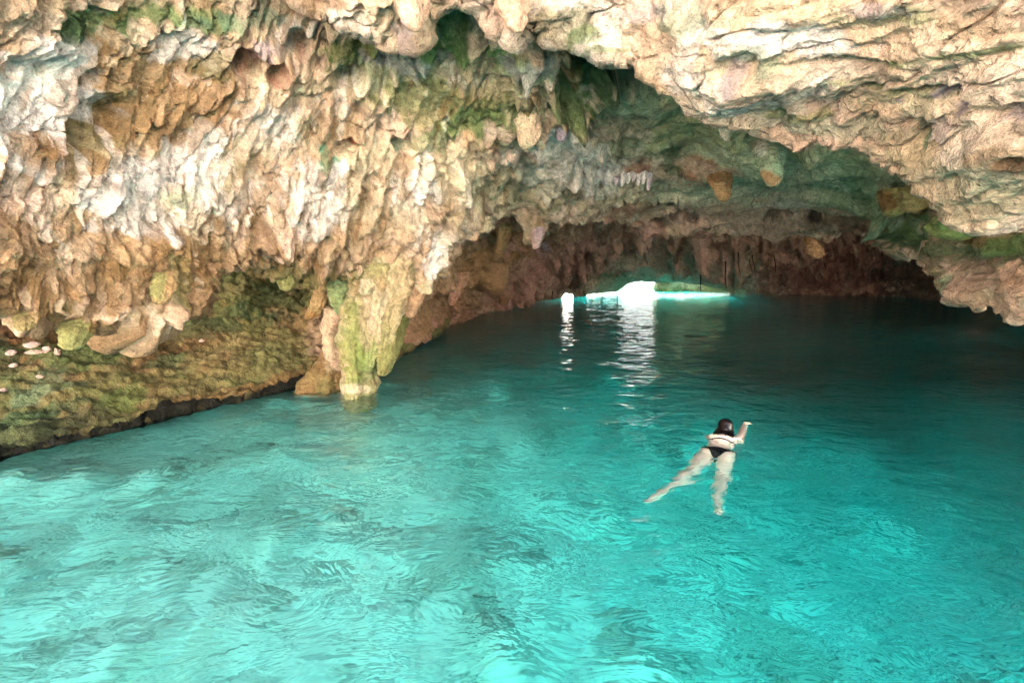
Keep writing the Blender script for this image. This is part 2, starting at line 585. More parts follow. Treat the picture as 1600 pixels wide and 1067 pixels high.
MAIN_PATCH = [
    # left wall: ochre curtain low down, pinker higher up
    (120, 430, 260, 110, 0, TAN, 0.75), (60, 480, 160, 60, 0, OCHRE, 0.5), (330, 400, 150, 70, 10, OCHRE, 0.55), (560, 400, 140, 60, 5, TAN, 0.6),
    (200, 130, 130, 90, -25, TAN, 0.8), (150, 190, 90, 40, -35, OLIVE, 0.65), (120, 110, 30, 90, 10, OCHRE, 0.7), (270, 170, 100, 60, -20, TAN, 0.8),
    (40, 130, 100, 115, 10, WHITE, 1.0), (15, 190, 90, 70, 0, WHITE, 1.0), (190, 270, 90, 30, -15, WHITE, 0.85), (210, 320, 70, 40, 0, WHITE, 0.7), (300, 60, 70, 22, -20, WHITE, 0.8),
    (310, 245, 26, 50, 15, WHITE, 0.7), (430, 185, 50, 30, 20, WHITE, 0.6), (480, 290, 50, 60, 30, WHITE, 0.55), (655, 275, 14, 60, 10, WHITE, 0.8), (530, 245, 20, 22, 0, WHITE, 0.8),
    (660, 385, 14, 30, 10, WHITE, 0.6), (400, 50, 45, 30, 0, LILAC, 0.6), (270, 50, 60, 25, 0, WHITE, 0.6), (455, 40, 40, 50, 20, WHITE, 0.6),
    (20, 222, 45, 20, 0, TAN, 0.6), (40, 230, 30, 22, 0, OCHRE, 0.6), (100, 245, 50, 30, 20, OCHRE, 0.5),
    (130, 20, 120, 26, 5, GREEN, 0.85), (250, 12, 150, 22, 3, GREEN, 0.75), (90, 28, 60, 22, 0, DGREEN, 0.8), (400, 15, 100, 20, 0, TEAL, 0.5), (330, 85, 50, 30, -25, OLIVE, 0.5),
    (380, 85, 26, 30, 0, ORANGE, 0.5), (430, 100, 22, 34, 20, ORANGE, 0.55), (466, 60, 16, 26, 0, ORANGE, 0.5),
    (260, 300, 40, 12, -20, GREEN, 0.5), (360, 260, 50, 12, -35, OLIVE, 0.5), (60, 470, 60, 14, 0, OLIVE, 0.3),
    (505, 222, 12, 30, 0, TEAL, 1.0), (525, 236, 18, 10, -20, TEAL, 0.9), (540, 216, 26, 10, -8, ORANGE, 0.95), (626, 222, 16, 14, 0, TEAL, 0.8), (634, 214, 14, 10, 20, ORANGE, 0.9),
    (125, 530, 40, 34, 0, LIME, 0.8), (38, 505, 30, 18, 0, LIME, 0.6), (250, 415, 20, 40, 0, LIME, 0.6), (500, 445, 60, 24, 0, LIME, 0.5), (440, 430, 60, 26, 0, OLIVE, 0.5), (590, 445, 70, 26, 0, LIME, 0.55),
    # centre mass
    (640, 62, 170, 46, 5, GREEN, 0.95), (560, 60, 60, 24, 10, OLIVE, 0.7), (700, 40, 60, 50, 20, GREEN, 0.8), (780, 78, 110, 26, 10, GREEN, 0.9), (560, 105, 60, 26, 20, GREEN, 0.7),
    (600, 130, 170, 40, 8, CREAM, 0.6), (700, 160, 140, 50, 10, LIME, 0.7), (760, 130, 80, 50, 0, LIME, 0.35), (740, 190, 120, 20, -15, GREEN, 0.7),
    (640, 85, 80, 18, 5, LILAC, 0.5), (820, 85, 50, 20, 0, LILAC, 0.5), (860, 40, 50, 40, 0, OLIVE, 0.5), (740, 90, 40, 20, 0, PINK, 0.6),
    (920, 100, 55, 60, 20, DGREEN, 0.95), (890, 150, 40, 40, 0, GREEN, 0.8), (800, 215, 70, 12, 0, GREEN, 0.5), (870, 200, 30, 20, 0, WHITE, 0.6),
    (880, 250, 110, 60, 10, WHITE, 0.55), (830, 300, 90, 40, 5, LIME, 0.35), (760, 290, 60, 40, 0, CREAM, 0.6), (780, 245, 40, 26, 0, PINK, 0.6), (700, 250, 90, 40, 20, CREAM, 0.5),
    (960, 320, 60, 20, -15, PINK, 0.5), (970, 300, 70, 18, -25, CREAM, 0.5),
    (940, 280, 40, 25, 0, WHITE, 0.4), (1000, 120, 34, 26, 35, NEAR_BLACK, 0.9), (1010, 145, 40, 14, 35, LILAC, 0.5),  # the cleft's shade is painted in near-black
    # green dome
    (1050, 180, 120, 60, 15, hexc('b2aa80'), 0.7), (1120, 230, 160, 46, 8, hexc('aaa67c'), 0.75), (1250, 250, 130, 50, 5, hexc('b0ae84'), 0.8), (980, 165, 60, 50, 10, TEAL, 0.5), (985, 190, 60, 30, 0, PINK, 0.3),
    (1230, 290, 190, 60, 5, hexc('ccc6a6'), 0.9), (1080, 300, 100, 30, 0, hexc('cfc4a6'), 0.8), (1340, 320, 70, 30, 20, hexc('93a47c'), 0.7), (1380, 280, 70, 60, 30, hexc('8f9a70'), 0.6), (1250, 325, 70, 6, 4, WHITE, 0.4),
    (1000, 262, 26, 14, 0, ORANGE, 0.6), (1085, 262, 30, 10, -5, ORANGE, 0.7), (1050, 255, 26, 14, 0, DGREEN, 0.7), (1100, 262, 60, 5, 6, PINK, 0.8),
    (1050, 340, 70, 24, 0, PINK, 0.7), (1180, 352, 200, 22, 2, hexc('dbb09a'), 0.9), (1120, 330, 60, 14, 0, PINK, 0.55), (1330, 360, 80, 22, 0, BROWN, 0.6), (1010, 368, 40, 18, 0, MAUVE, 0.8),
    (985, 330, 40, 16, -20, ORANGE, 0.4), (1040, 318, 18, 5, 0, NEAR_BLACK, 0.8), (1065, 346, 26, 6, 0, NEAR_BLACK, 0.7), (1035, 358, 22, 8, 0, NEAR_BLACK, 0.7), (1125, 357, 22, 5, 0, NEAR_BLACK, 0.7), (1215, 340, 26, 5, 0, NEAR_BLACK, 0.7), (1276, 345, 12, 7, 0, NEAR_BLACK, 0.8),  # near-black ovals paint shade into the small hollows
    (1215, 374, 18, 5, 0, NEAR_BLACK, 0.7),
    # right-hand rock
    (1430, 350, 40, 30, 30, TEAL, 0.8), (1480, 390, 90, 24, 20, DGREEN, 0.85), (1560, 360, 90, 34, 5, LIME, 0.5), (1500, 340, 60, 36, 0, GREEN, 0.8), (1560, 400, 60, 24, 10, DGREEN, 0.8),
    (1580, 440, 60, 30, 10, PINK, 0.6), (1500, 430, 60, 26, 20, PINK, 0.5), (1540, 375, 50, 10, 8, OCHRE, 0.6), (1440, 318, 40, 16, 0, OCHRE, 0.5), (1470, 440, 22, 26, 30, LIME, 0.4),
    (1560, 480, 60, 16, 15, PINK, 0.5), (1490, 440, 14, 20, 0, TEAL, 0.5), (1590, 350, 60, 14, 5, GREEN, 0.6), (1600, 385, 40, 14, 0, GREEN, 0.8),
]


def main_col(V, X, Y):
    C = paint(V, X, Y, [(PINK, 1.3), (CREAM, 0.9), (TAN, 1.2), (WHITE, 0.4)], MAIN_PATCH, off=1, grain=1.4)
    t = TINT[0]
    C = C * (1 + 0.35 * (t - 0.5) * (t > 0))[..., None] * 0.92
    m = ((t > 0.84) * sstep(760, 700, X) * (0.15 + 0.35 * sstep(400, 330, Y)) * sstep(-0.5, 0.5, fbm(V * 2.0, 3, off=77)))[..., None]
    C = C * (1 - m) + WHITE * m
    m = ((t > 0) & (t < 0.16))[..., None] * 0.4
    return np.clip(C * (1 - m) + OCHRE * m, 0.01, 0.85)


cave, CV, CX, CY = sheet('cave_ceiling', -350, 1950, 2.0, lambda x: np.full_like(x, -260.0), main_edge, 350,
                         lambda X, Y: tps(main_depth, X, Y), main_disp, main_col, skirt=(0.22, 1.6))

# ---- the near rim, bright, top right of the picture
rim_depth = [(350, -450, 2.6), (450, -30, 3.6), (620, 20, 3.8), (620, -450, 2.6), (850, 20, 3.8), (860, -450, 2.6), (1000, 60, 3.7), (1060, 160, 3.8), (1100, 0, 3.2),
             (1200, 210, 3.9), (1200, 100, 3.1), (1200, -300, 2.5), (1400, 290, 3.5), (1400, 150, 2.9), (1400, -50, 2.5), (1600, 345, 3.1), (1600, 250, 2.5), (1600, 50, 2.2), (1600, -300, 1.9),
             (1900, 420, 2.7), (1900, 200, 2.1), (1900, -300, 1.8)]
_rim = poly([(330, -60), (400, -50), (440, -20), (470, 6), (492, 2), (520, 12), (545, 34), (575, 42), (590, 46), (612, 50), (626, 30), (640, 50), (652, 48), (672, 26), (700, 4), (728, -8),
             (742, 8), (760, 24), (778, 34), (790, 36), (800, 50), (812, 54), (825, 30), (845, 22), (860, 56), (890, 62), (930, 76), (960, 78), (985, 84), (1010, 108), (1030, 130), (1052, 160),
             (1075, 190), (1100, 202), (1125, 206), (1160, 198), (1180, 212), (1205, 228), (1235, 236), (1262, 232), (1290, 226), (1318, 234), (1350, 242), (1372, 262),
             (1400, 272), (1420, 288), (1450, 296), (1480, 300), (1500, 318), (1518, 328), (1540, 342), (1570, 346), (1600, 344), (1700, 372), (1900, 430)])


def rim_edge(x):
    x = np.asarray(x, float)
    return _rim(x) + noise1(x, 0.05, 13.1) * 4 + noise1(x, 0.2, 18.1) * 1.8 + teeth(x, 15, 16, 480, 860, 6, 16, 0, 9) * sstep(900, 850, x)


def rim_disp(V, X, Y, D, N):
    st = V * np.array([1.0, 1.6, 5.5])
    right = sstep(1000, 1150, X)
    d = 0.18 * fbm(V * 0.8, 2, off=40)
    d += (0.075 - 0.045 * right) * billow(V * 2.6, 3, off=41)
    d += right * 0.085 * fbm(st * 1.3, 4, off=42)
    d += (0.035 - 0.02 * right) * (0.8 - worley(V * np.array([4.0, 4.0, 9.0]), off=43))
    d += 0.010 * fbm(V * 20, 3, off=44)
    d -= 0.05 * sstep(0.05, 0.0, np.abs(fbm(V * np.array([1.2, 1.2, 3.0]), 3, off=58)))
    def hollow(px, py, rx, ry, dep):
        q = ((X - px) / rx) ** 2 + ((Y - py) / ry) ** 2 + 0.2 * fbm(V * 4, 2, off=8)
        return -dep * sstep(1.2, 0.2, q)
    d += hollow(1165, 92, 30, 24, 0.09) + hollow(1480, 165, 30, 22, 0.2) + hollow(1575, 182, 28, 14, 0.18) + hollow(1430, 228, 14, 40, 0.1)
    d += hollow(1600, 92, 22, 16, 0.4) + hollow(1300, 100, 110, 7, 0.06) + hollow(1400, 148, 90, 8, 0.07)
    d += hollow(1598, 235, 20, 10, 0.15)
    d += drips(X, Y, [(470, 860, lambda x: -30, lambda x: float(_rim(x)), 60, 9, 26, 25, 80, 0.0045, lambda x, y: 0.1)], 33)
    return d, np.zeros_like(d)


RIM_PATCH = [(1160, 60, 90, 26, 10, WHITE, 0.6), (1260, 60, 110, 34, 10, WHITE, 0.8), (1350, 30, 120, 24, 8, CREAM, 0.6), (1080, 110, 60, 70, 30, WHITE, 0.6), (1130, 160, 70, 26, 15, WHITE, 0.7),
             (1160, 95, 20, 20, 20, LILAC, 0.5), (1190, 85, 50, 18, 20, TEAL, 0.5), (1350, 99, 90, 7, -3, GREEN, 0.75), (1500, 85, 90, 9, -4, GREEN, 0.6), (1390, 150, 80, 9, 5, GREEN, 0.7), (1300, 130, 50, 5, 0, GREEN, 0.5),
             (1240, 190, 60, 8, 0, LIME, 0.7), (1400, 170, 90, 18, 0, CREAM, 0.6), (1480, 168, 30, 22, 0, LILAC, 0.95), (1575, 182, 26, 12, 0, LILAC, 0.8), (1432, 226, 10, 34, 5, TEAL, 0.8), (1390, 170, 18, 10, 0, LILAC, 0.6),
             (1300, 210, 90, 16, 5, TEAL, 0.35), (1235, 222, 60, 10, 5, PINK, 0.9), (1420, 240, 60, 26, 10, LIME, 0.3), (1540, 270, 80, 40, 0, CREAM, 0.7), (1560, 40, 90, 26, 0, OCHRE, 0.4), (1420, 20, 50, 20, 0, GREEN, 0.5),
             (1370, 12, 60, 16, 0, LILAC, 0.5), (1600, 95, 20, 14, 0, NEAR_BLACK, 0.95), (1600, 240, 24, 10, 0, BROWN, 0.8), (1590, 225, 60, 10, 0, OCHRE, 0.5), (1460, 210, 30, 20, 0, LILAC, 0.4),  # near-black oval paints shade into the hollow at the right edge
             (880, 30, 60, 30, 0, OLIVE, 0.6), (920, 50, 30, 14, 0, GREEN, 0.6), (1060, 30, 50, 30, 0, TEAL, 0.5), (1000, 20, 70, 20, 0, LILAC, 0.4),
             (520, 0, 40, 12, 0, OCHRE, 0.6), (500, 20, 30, 12, 0, LIME, 0.5), (630, 35, 24, 16, 0, LILAC, 0.5), (800, 20, 40, 20, 0, PINK, 0.5), (960, 74, 40, 8, 5, GREEN, 0.6), (600, 20, 60, 20, 0, CREAM, 0.5)]


rim, RV, RX, RY = sheet('cave_mouth_ceiling', 330, 1900, 2.2, lambda x: np.full_like(x, -460.0), rim_edge, 330,
                        lambda X, Y: tps(rim_depth, X, Y), rim_disp,
                        lambda V, X, Y: 0.78 * paint(V, X, Y, [(hexc('d8b796'), 1.3), (WHITE, 0.9), (PINK, 1.1), (TAN, 0.5)], RIM_PATCH, off=50, grain=1.6), skirt=(0.22, 1.6), power=0.8)

# ---- the back of the cave, sloping down to the far water, with the gap to daylight
_wl = poly([(560, 575), (600, 560), (640, 540), (700, 508), (760, 488), (800, 479), (870, 472), (875, 470)])
back_depth = [(560, 560, 10.6), (640, 540, 11.8), (640, 450, 8.6), (640, 300, 7.5), (700, 508, 15.5), (700, 420, 10.0), (760, 487, 20.5), (760, 380, 10.5), (740, 300, 9.2), (850, 472, 27.0),
              (850, 420, 20.0), (850, 370, 13.0), (850, 300, 10.5), (920, 462, 31.5), (920, 420, 25.0), (950, 370, 17.0), (1000, 437, 32.5), (1000, 400, 25.5), (1000, 350, 18.0), (1000, 280, 15.5),
              (1050, 440, 32.5), (1100, 466, 34.0), (1100, 420, 30.0), (1100, 380, 23.0), (1100, 300, 19.5), (1250, 464, 34.0), (1250, 420, 29.0), (1250, 370, 22.0), (1250, 300, 20), (1400, 466, 32.0), (1400, 400, 24.0),
              (1400, 330, 20), (1500, 480, 26.0), (1500, 420, 20.0), (1600, 490, 22.0), (1600, 420, 16.0), (1750, 520, 14.0), (1750, 400, 12.0)]
_bk = poly([(560, 600), (600, 578), (700, 524), (760, 500), (800, 492), (868, 482), (872, 480), (877, 466), (881, 461), (885, 459), (890, 460), (894, 458.5), (898, 468), (902, 480), (912, 480), (914, 466), (918, 460), (935, 459), (950, 457),
            (965, 455), (972, 451), (980, 445), (990, 441), (1004, 440), (1020, 441), (1034, 441.5), (1040, 441), (1060, 441), (1090, 445), (1118, 450), (1138, 455), (1144, 463), (1148, 482), (1300, 482), (1450, 490), (1750, 560)])


def back_edge(x):
    x = np.asarray(x, float)
    return _bk(x) + noise1(x, 0.16, 23) * 1.2 * sstep(876, 882, x) * sstep(1186, 1180, x)


def back_disp(V, X, Y, D, N):
    Va = V * np.array([1.0, 1.0, 0.45])
    d = 0.5 * fbm(V * 0.3, 3, off=60)
    d += 0.28 * billow(V * 0.9, 3, off=61)
    d += 0.12 * billow(Va * 2.4, 3, off=62)
    d += 0.03 * fbm(V * 7, 3, off=63)
    yb = lambda x: 455.0 if x > 860 else float(_wl(x)) - 8
    dr = drips(X, Y, [(620, 900, lambda x: 350, yb, 260, 4, 15, 12, 50, 0.012, lambda x, y: 0.6),
                      (880, 1480, lambda x: 375, lambda x: 445, 200, 4, 12, 12, 50, 0.016, lambda x, y: 0.02),
                      (620, 800, lambda x: 420, yb, 60, 6, 18, 20, 60, 0.010, lambda x, y: 0.5)], 71)
    d += dr * np.clip(D / 12, 0.7, 2.0)
    edge = sstep(0, 22, back_edge(X[0])[None] - Y) * 0.93 + 0.07
    keep = np.where((X > 868) & (X < 1190), edge, 1.0)
    return d * keep, dr * 0.3 * keep


BACK_PATCH = [(700, 440, 90, 60, -35, TAN, 0.6), (690, 490, 60, 40, -35, BROWN, 0.5), (760, 400, 60, 30, -30, OCHRE, 0.6), (830, 370, 50, 26, -20, OCHRE, 0.6), (845, 380, 12, 14, 0, LILAC, 0.8),
              (900, 400, 90, 40, -10, MAUVE, 0.8), (1000, 400, 70, 40, 0, PINK, 0.35), (1005, 380, 20, 12, 0, PINK, 0.9), (960, 440, 60, 16, 0, OLIVE, 0.4), (900, 445, 26, 20, 0, DMAUVE, 0.6),
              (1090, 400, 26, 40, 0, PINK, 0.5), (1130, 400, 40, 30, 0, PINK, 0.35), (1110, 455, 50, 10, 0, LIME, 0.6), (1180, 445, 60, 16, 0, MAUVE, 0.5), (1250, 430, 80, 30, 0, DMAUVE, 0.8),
              (1350, 420, 120, 46, 0, DMAUVE, 0.9), (1440, 440, 80, 40, 0, NEAR_BLACK, 0.5), (640, 500, 26, 40, 0, TAN, 0.6), (1010, 445, 10, 6, 0, NEAR_BLACK, 0.5), (985, 395, 16, 8, 0, NEAR_BLACK, 0.5), (1060, 395, 8, 14, 0, NEAR_BLACK, 0.6)]
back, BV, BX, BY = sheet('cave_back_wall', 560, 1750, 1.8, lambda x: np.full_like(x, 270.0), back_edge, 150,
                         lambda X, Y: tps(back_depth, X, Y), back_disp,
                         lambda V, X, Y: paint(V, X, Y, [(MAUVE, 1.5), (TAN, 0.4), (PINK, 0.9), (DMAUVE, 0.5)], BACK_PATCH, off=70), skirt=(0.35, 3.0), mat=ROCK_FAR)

# ---- the mossy bank under the left curtain
shore = poly([(-400, 800), (-100, 744), (0, 720), (60, 704), (100, 696), (150, 683), (200, 672), (260, 655), (320, 641), (380, 628), (440, 613), (480, 606), (520, 601), (545, 600), (600, 585), (640, 555), (700, 520)])


def bank_depth(X, Y):
    s = shore(X)
    Dw = Dwater(X, s)
    t = (s - Y)                              # px above the shore
    up = Dw * (1 + 0.0019 * np.clip(t, 0, 400) + 0.0000055 * np.clip(t - 90, 0, 400) ** 2)
    under = Dw * (1 + 0.010 * np.clip(-t, 0, 100))
    return np.where(t > 0, up, under)


def bank_disp(V, X, Y, D, N):
    st = V @ np.array([[0.8, 0.5, 0.0], [-0.5, 0.8, 0.5], [0.35, -0.3, 0.85]]).T
    d = 0.10 * fbm(V * 0.9, 3, off=80)
    d += 0.05 * billow(V * 2.2, 3, off=81)
    d += 0.05 * fbm(st * np.array([2.0, 7.0, 7.0]), 3, off=82)
    d += 0.055 * (0.7 - worley(V * 7.0, off=83)) + 0.03 * fbm(V * 9, 3, off=86)
    d += 0.012 * fbm(V * 22, 3, off=84)
    s = shore(X) - Y
    lip = sstep(-6, 16, s + 6 * fbm(V * 3, 2, off=85))
    d -= 0.16 * (1 - lip)
    right = sstep(470, 520, X) * sstep(560, 620, Y)
    d += 0.1 * right
    return d, np.zeros_like(d)


BANK_PATCH = [(40, 520, 100, 40, 0, BROWN, 0.9), (30, 560, 40, 30, 0, BROWN, 0.6), (230, 535, 60, 26, 0, BROWN, 0.6), (320, 525, 40, 18, 0, BROWN, 0.5), (350, 460, 90, 34, 0, GREEN, 0.35), (300, 505, 120, 22, 0, DGREEN, 0.5),
              (440, 470, 60, 30, 0, DGREEN, 0.5), (500, 480, 30, 36, 20, LIME, 0.6), (490, 495, 18, 16, 0, OCHRE, 0.7), (420, 560, 90, 34, -20, LIME, 0.35), (180, 600, 120, 22, -15, LIME, 0.35), (200, 625, 50, 20, -20, hexc('77874a'), 0.7),
              (60, 620, 60, 24, -15, TEAL, 0.4), (300, 625, 60, 14, -15, OCHRE, 0.5), (420, 603, 80, 10, -12, OCHRE, 0.6), (120, 560, 80, 20, 0, GREEN, 0.6), (20, 680, 90, 26, -10, DGREEN, 0.6), (130, 665, 80, 16, -15, NEAR_BLACK, 0.45),
              (520, 580, 44, 26, 0, OCHRE, 0.9), (525, 560, 30, 20, 0, PINK, 0.6), (510, 520, 30, 50, 0, PINK, 0.5), (60, 655, 80, 10, -15, DGREEN, 0.6), (260, 560, 40, 12, -10, DGREEN, 0.6), (1, 590, 40, 40, 0, DGREEN, 0.5)]


def bank_col(V, X, Y):
    C = paint(V, X, Y, [(LIME, 0.9), (OLIVE, 1.2), (TAN, 1.5), (GREEN, 0.5), (BROWN, .7)], BANK_PATCH, off=90, grain=1.6)
    s = shore(X) - Y + 5 * fbm(V * 3, 3, off=95)
    m = sstep(15, 3, s)                      # near-black band along the waterline
    return (C * (1 - m[..., None]) + hexc('201e12') * m[..., None]) * 0.8


bank, KV, KX, KY = sheet('rock_bank', -400, 700, 2.0, lambda x: np.full_like(x, 330.0), lambda x: shore(x) + 75, 230,
                         bank_depth, bank_disp, bank_col, skirt=(0.3, 0.1))

# ------------------------------------------------------------------ finding surfaces
deps = {}


def hit(obs, px, py):
    best = None
    r = ray(px, py)
    d = Vector(r).normalized()
    for o in obs:
        if o.name not in deps:
            me = o.data
            deps[o.name] = BVHTree.FromPolygons([v.co for v in me.vertices], [tuple(p.vertices) for p in me.polygons])
        h = deps[o.name].ray_cast(Vector(CAM), d)
        if h[0] is not None:
            D = (h[0] - Vector(CAM)).dot(Vector(FW))
            if best is None or D < best[2]: best = (h[0], h[1], D)
    return best


# ------------------------------------------------------------------ lumpy tubes: stalactites, columns
def lumpy(name, path, mat, base, patches=(), seed=0, rough=0.16, flute=0.1, segs=56, parent=None, pts3d=False, squash=1.0, rowlen=0.012, scale=None):
    """path: (px, py, D, radius_px) stations from the roof to the tip"""
    q = []
    for p in path:
        if pts3d: q.append((np.array(p[:3]), p[3]))
        else: q.append((P(p[0], p[1], p[2]), p[3] * p[2] / F))
    pos = np.array([a for a, b in q]); rad = np.array([b for a, b in q])
    seg = np.linalg.norm(np.diff(pos, axis=0), axis=1)
    s = np.concatenate([[0], np.cumsum(seg)])
    n = int(max(24, min(170, s[-1] / rowlen)))
    t = np.linspace(0, s[-1], n)

    def smooth(a):
        v = np.interp(t, s, a)
        k = max(1, n // 18)
        ker = np.hanning(2 * k + 3)[1:-1]; ker /= ker.sum()
        pad = np.concatenate([np.full(k, v[0]), v, np.full(k, v[-1])])
        return np.convolve(pad, ker, 'valid')[:n]
    c = np.stack([smooth(pos[:, i]) for i in range(3)], 1)
    r = smooth(rad)
    endk = np.clip((s[-1] - t) / max(rad[-1] * 1.0, 1e-3), 0, 1)
    r = r * np.sqrt(np.clip(1 - (1 - endk) ** 2, 0, 1)) + 1e-4
    th = np.linspace(0, 2 * math.pi, segs, endpoint=False)
    X = c[:, None, 0] + r[:, None] * np.cos(th)
    Yy = c[:, None, 1] + r[:, None] * np.sin(th) * squash
    Zz = np.repeat(c[:, None, 2], segs, 1)
    V = np.stack([X, Yy, Zz], -1)
    out = V - c[:, None]
    out /= np.linalg.norm(out, axis=-1, keepdims=True) + 1e-9
    k = 1.0 / max(rad.max(), 0.02)
    d = rough * fbm(V * k * 0.9, 3, off=seed) + rough * 0.6 * billow(V * k * 2.2, 3, off=seed + 3)
    fl = perlin(np.stack([np.cos(th)[None] * 2.4 + 0 * Zz, np.sin(th)[None] * 2.4 + 0 * Zz, Zz * k * 0.35 + seed], -1))
    d = d + flute * fl + 0.04 * fbm(V * 24, 2, off=seed)
    V = V + out * (d * r[:, None])[..., None]
    px = 800 + F * (V[..., 0]) / np.maximum((V - CAM) @ FW, 0.1)
    py = 533.5 - F * ((V - CAM) @ UP) / np.maximum((V - CAM) @ FW, 0.1)
    C = paint(V, px, py, base, patches, off=seed + 5)
    # close the tip
    tip = V[-1].mean(0); top = V[0].mean(0)
    verts = np.concatenate([V.reshape(-1, 3), [tip]], 0)
    cols = np.concatenate([C.reshape(-1, 3), [C[-1, 0]]], 0)
    f = grid_faces(n, segs, wrap=True)
    b0 = (n - 1) * segs
    cap = np.array([[b0 + i, b0 + (i + 1) % segs, len(verts) - 1, len(verts) - 1] for i in range(segs)])
    fc = f.tolist() + [[a, b, c_] for a, b, c_, _ in cap]
    me = bpy.data.meshes.new(name)
    me.from_pydata(verts.tolist(), [], fc)
    me.polygons.foreach_set('use_smooth', np.ones(len(fc), bool))
    a = me.color_attributes.new('Col', 'FLOAT_COLOR', 'POINT')
    c4 = np.ones((len(verts), 4), np.float32); c4[:, :3] = cols
    a.data.foreach_set('color', c4.ravel())
    me.materials.append(mat)
    me.update()
    o = bpy.data.objects.new(name, me)
    COL.objects.link(o); o.parent = parent
    return o


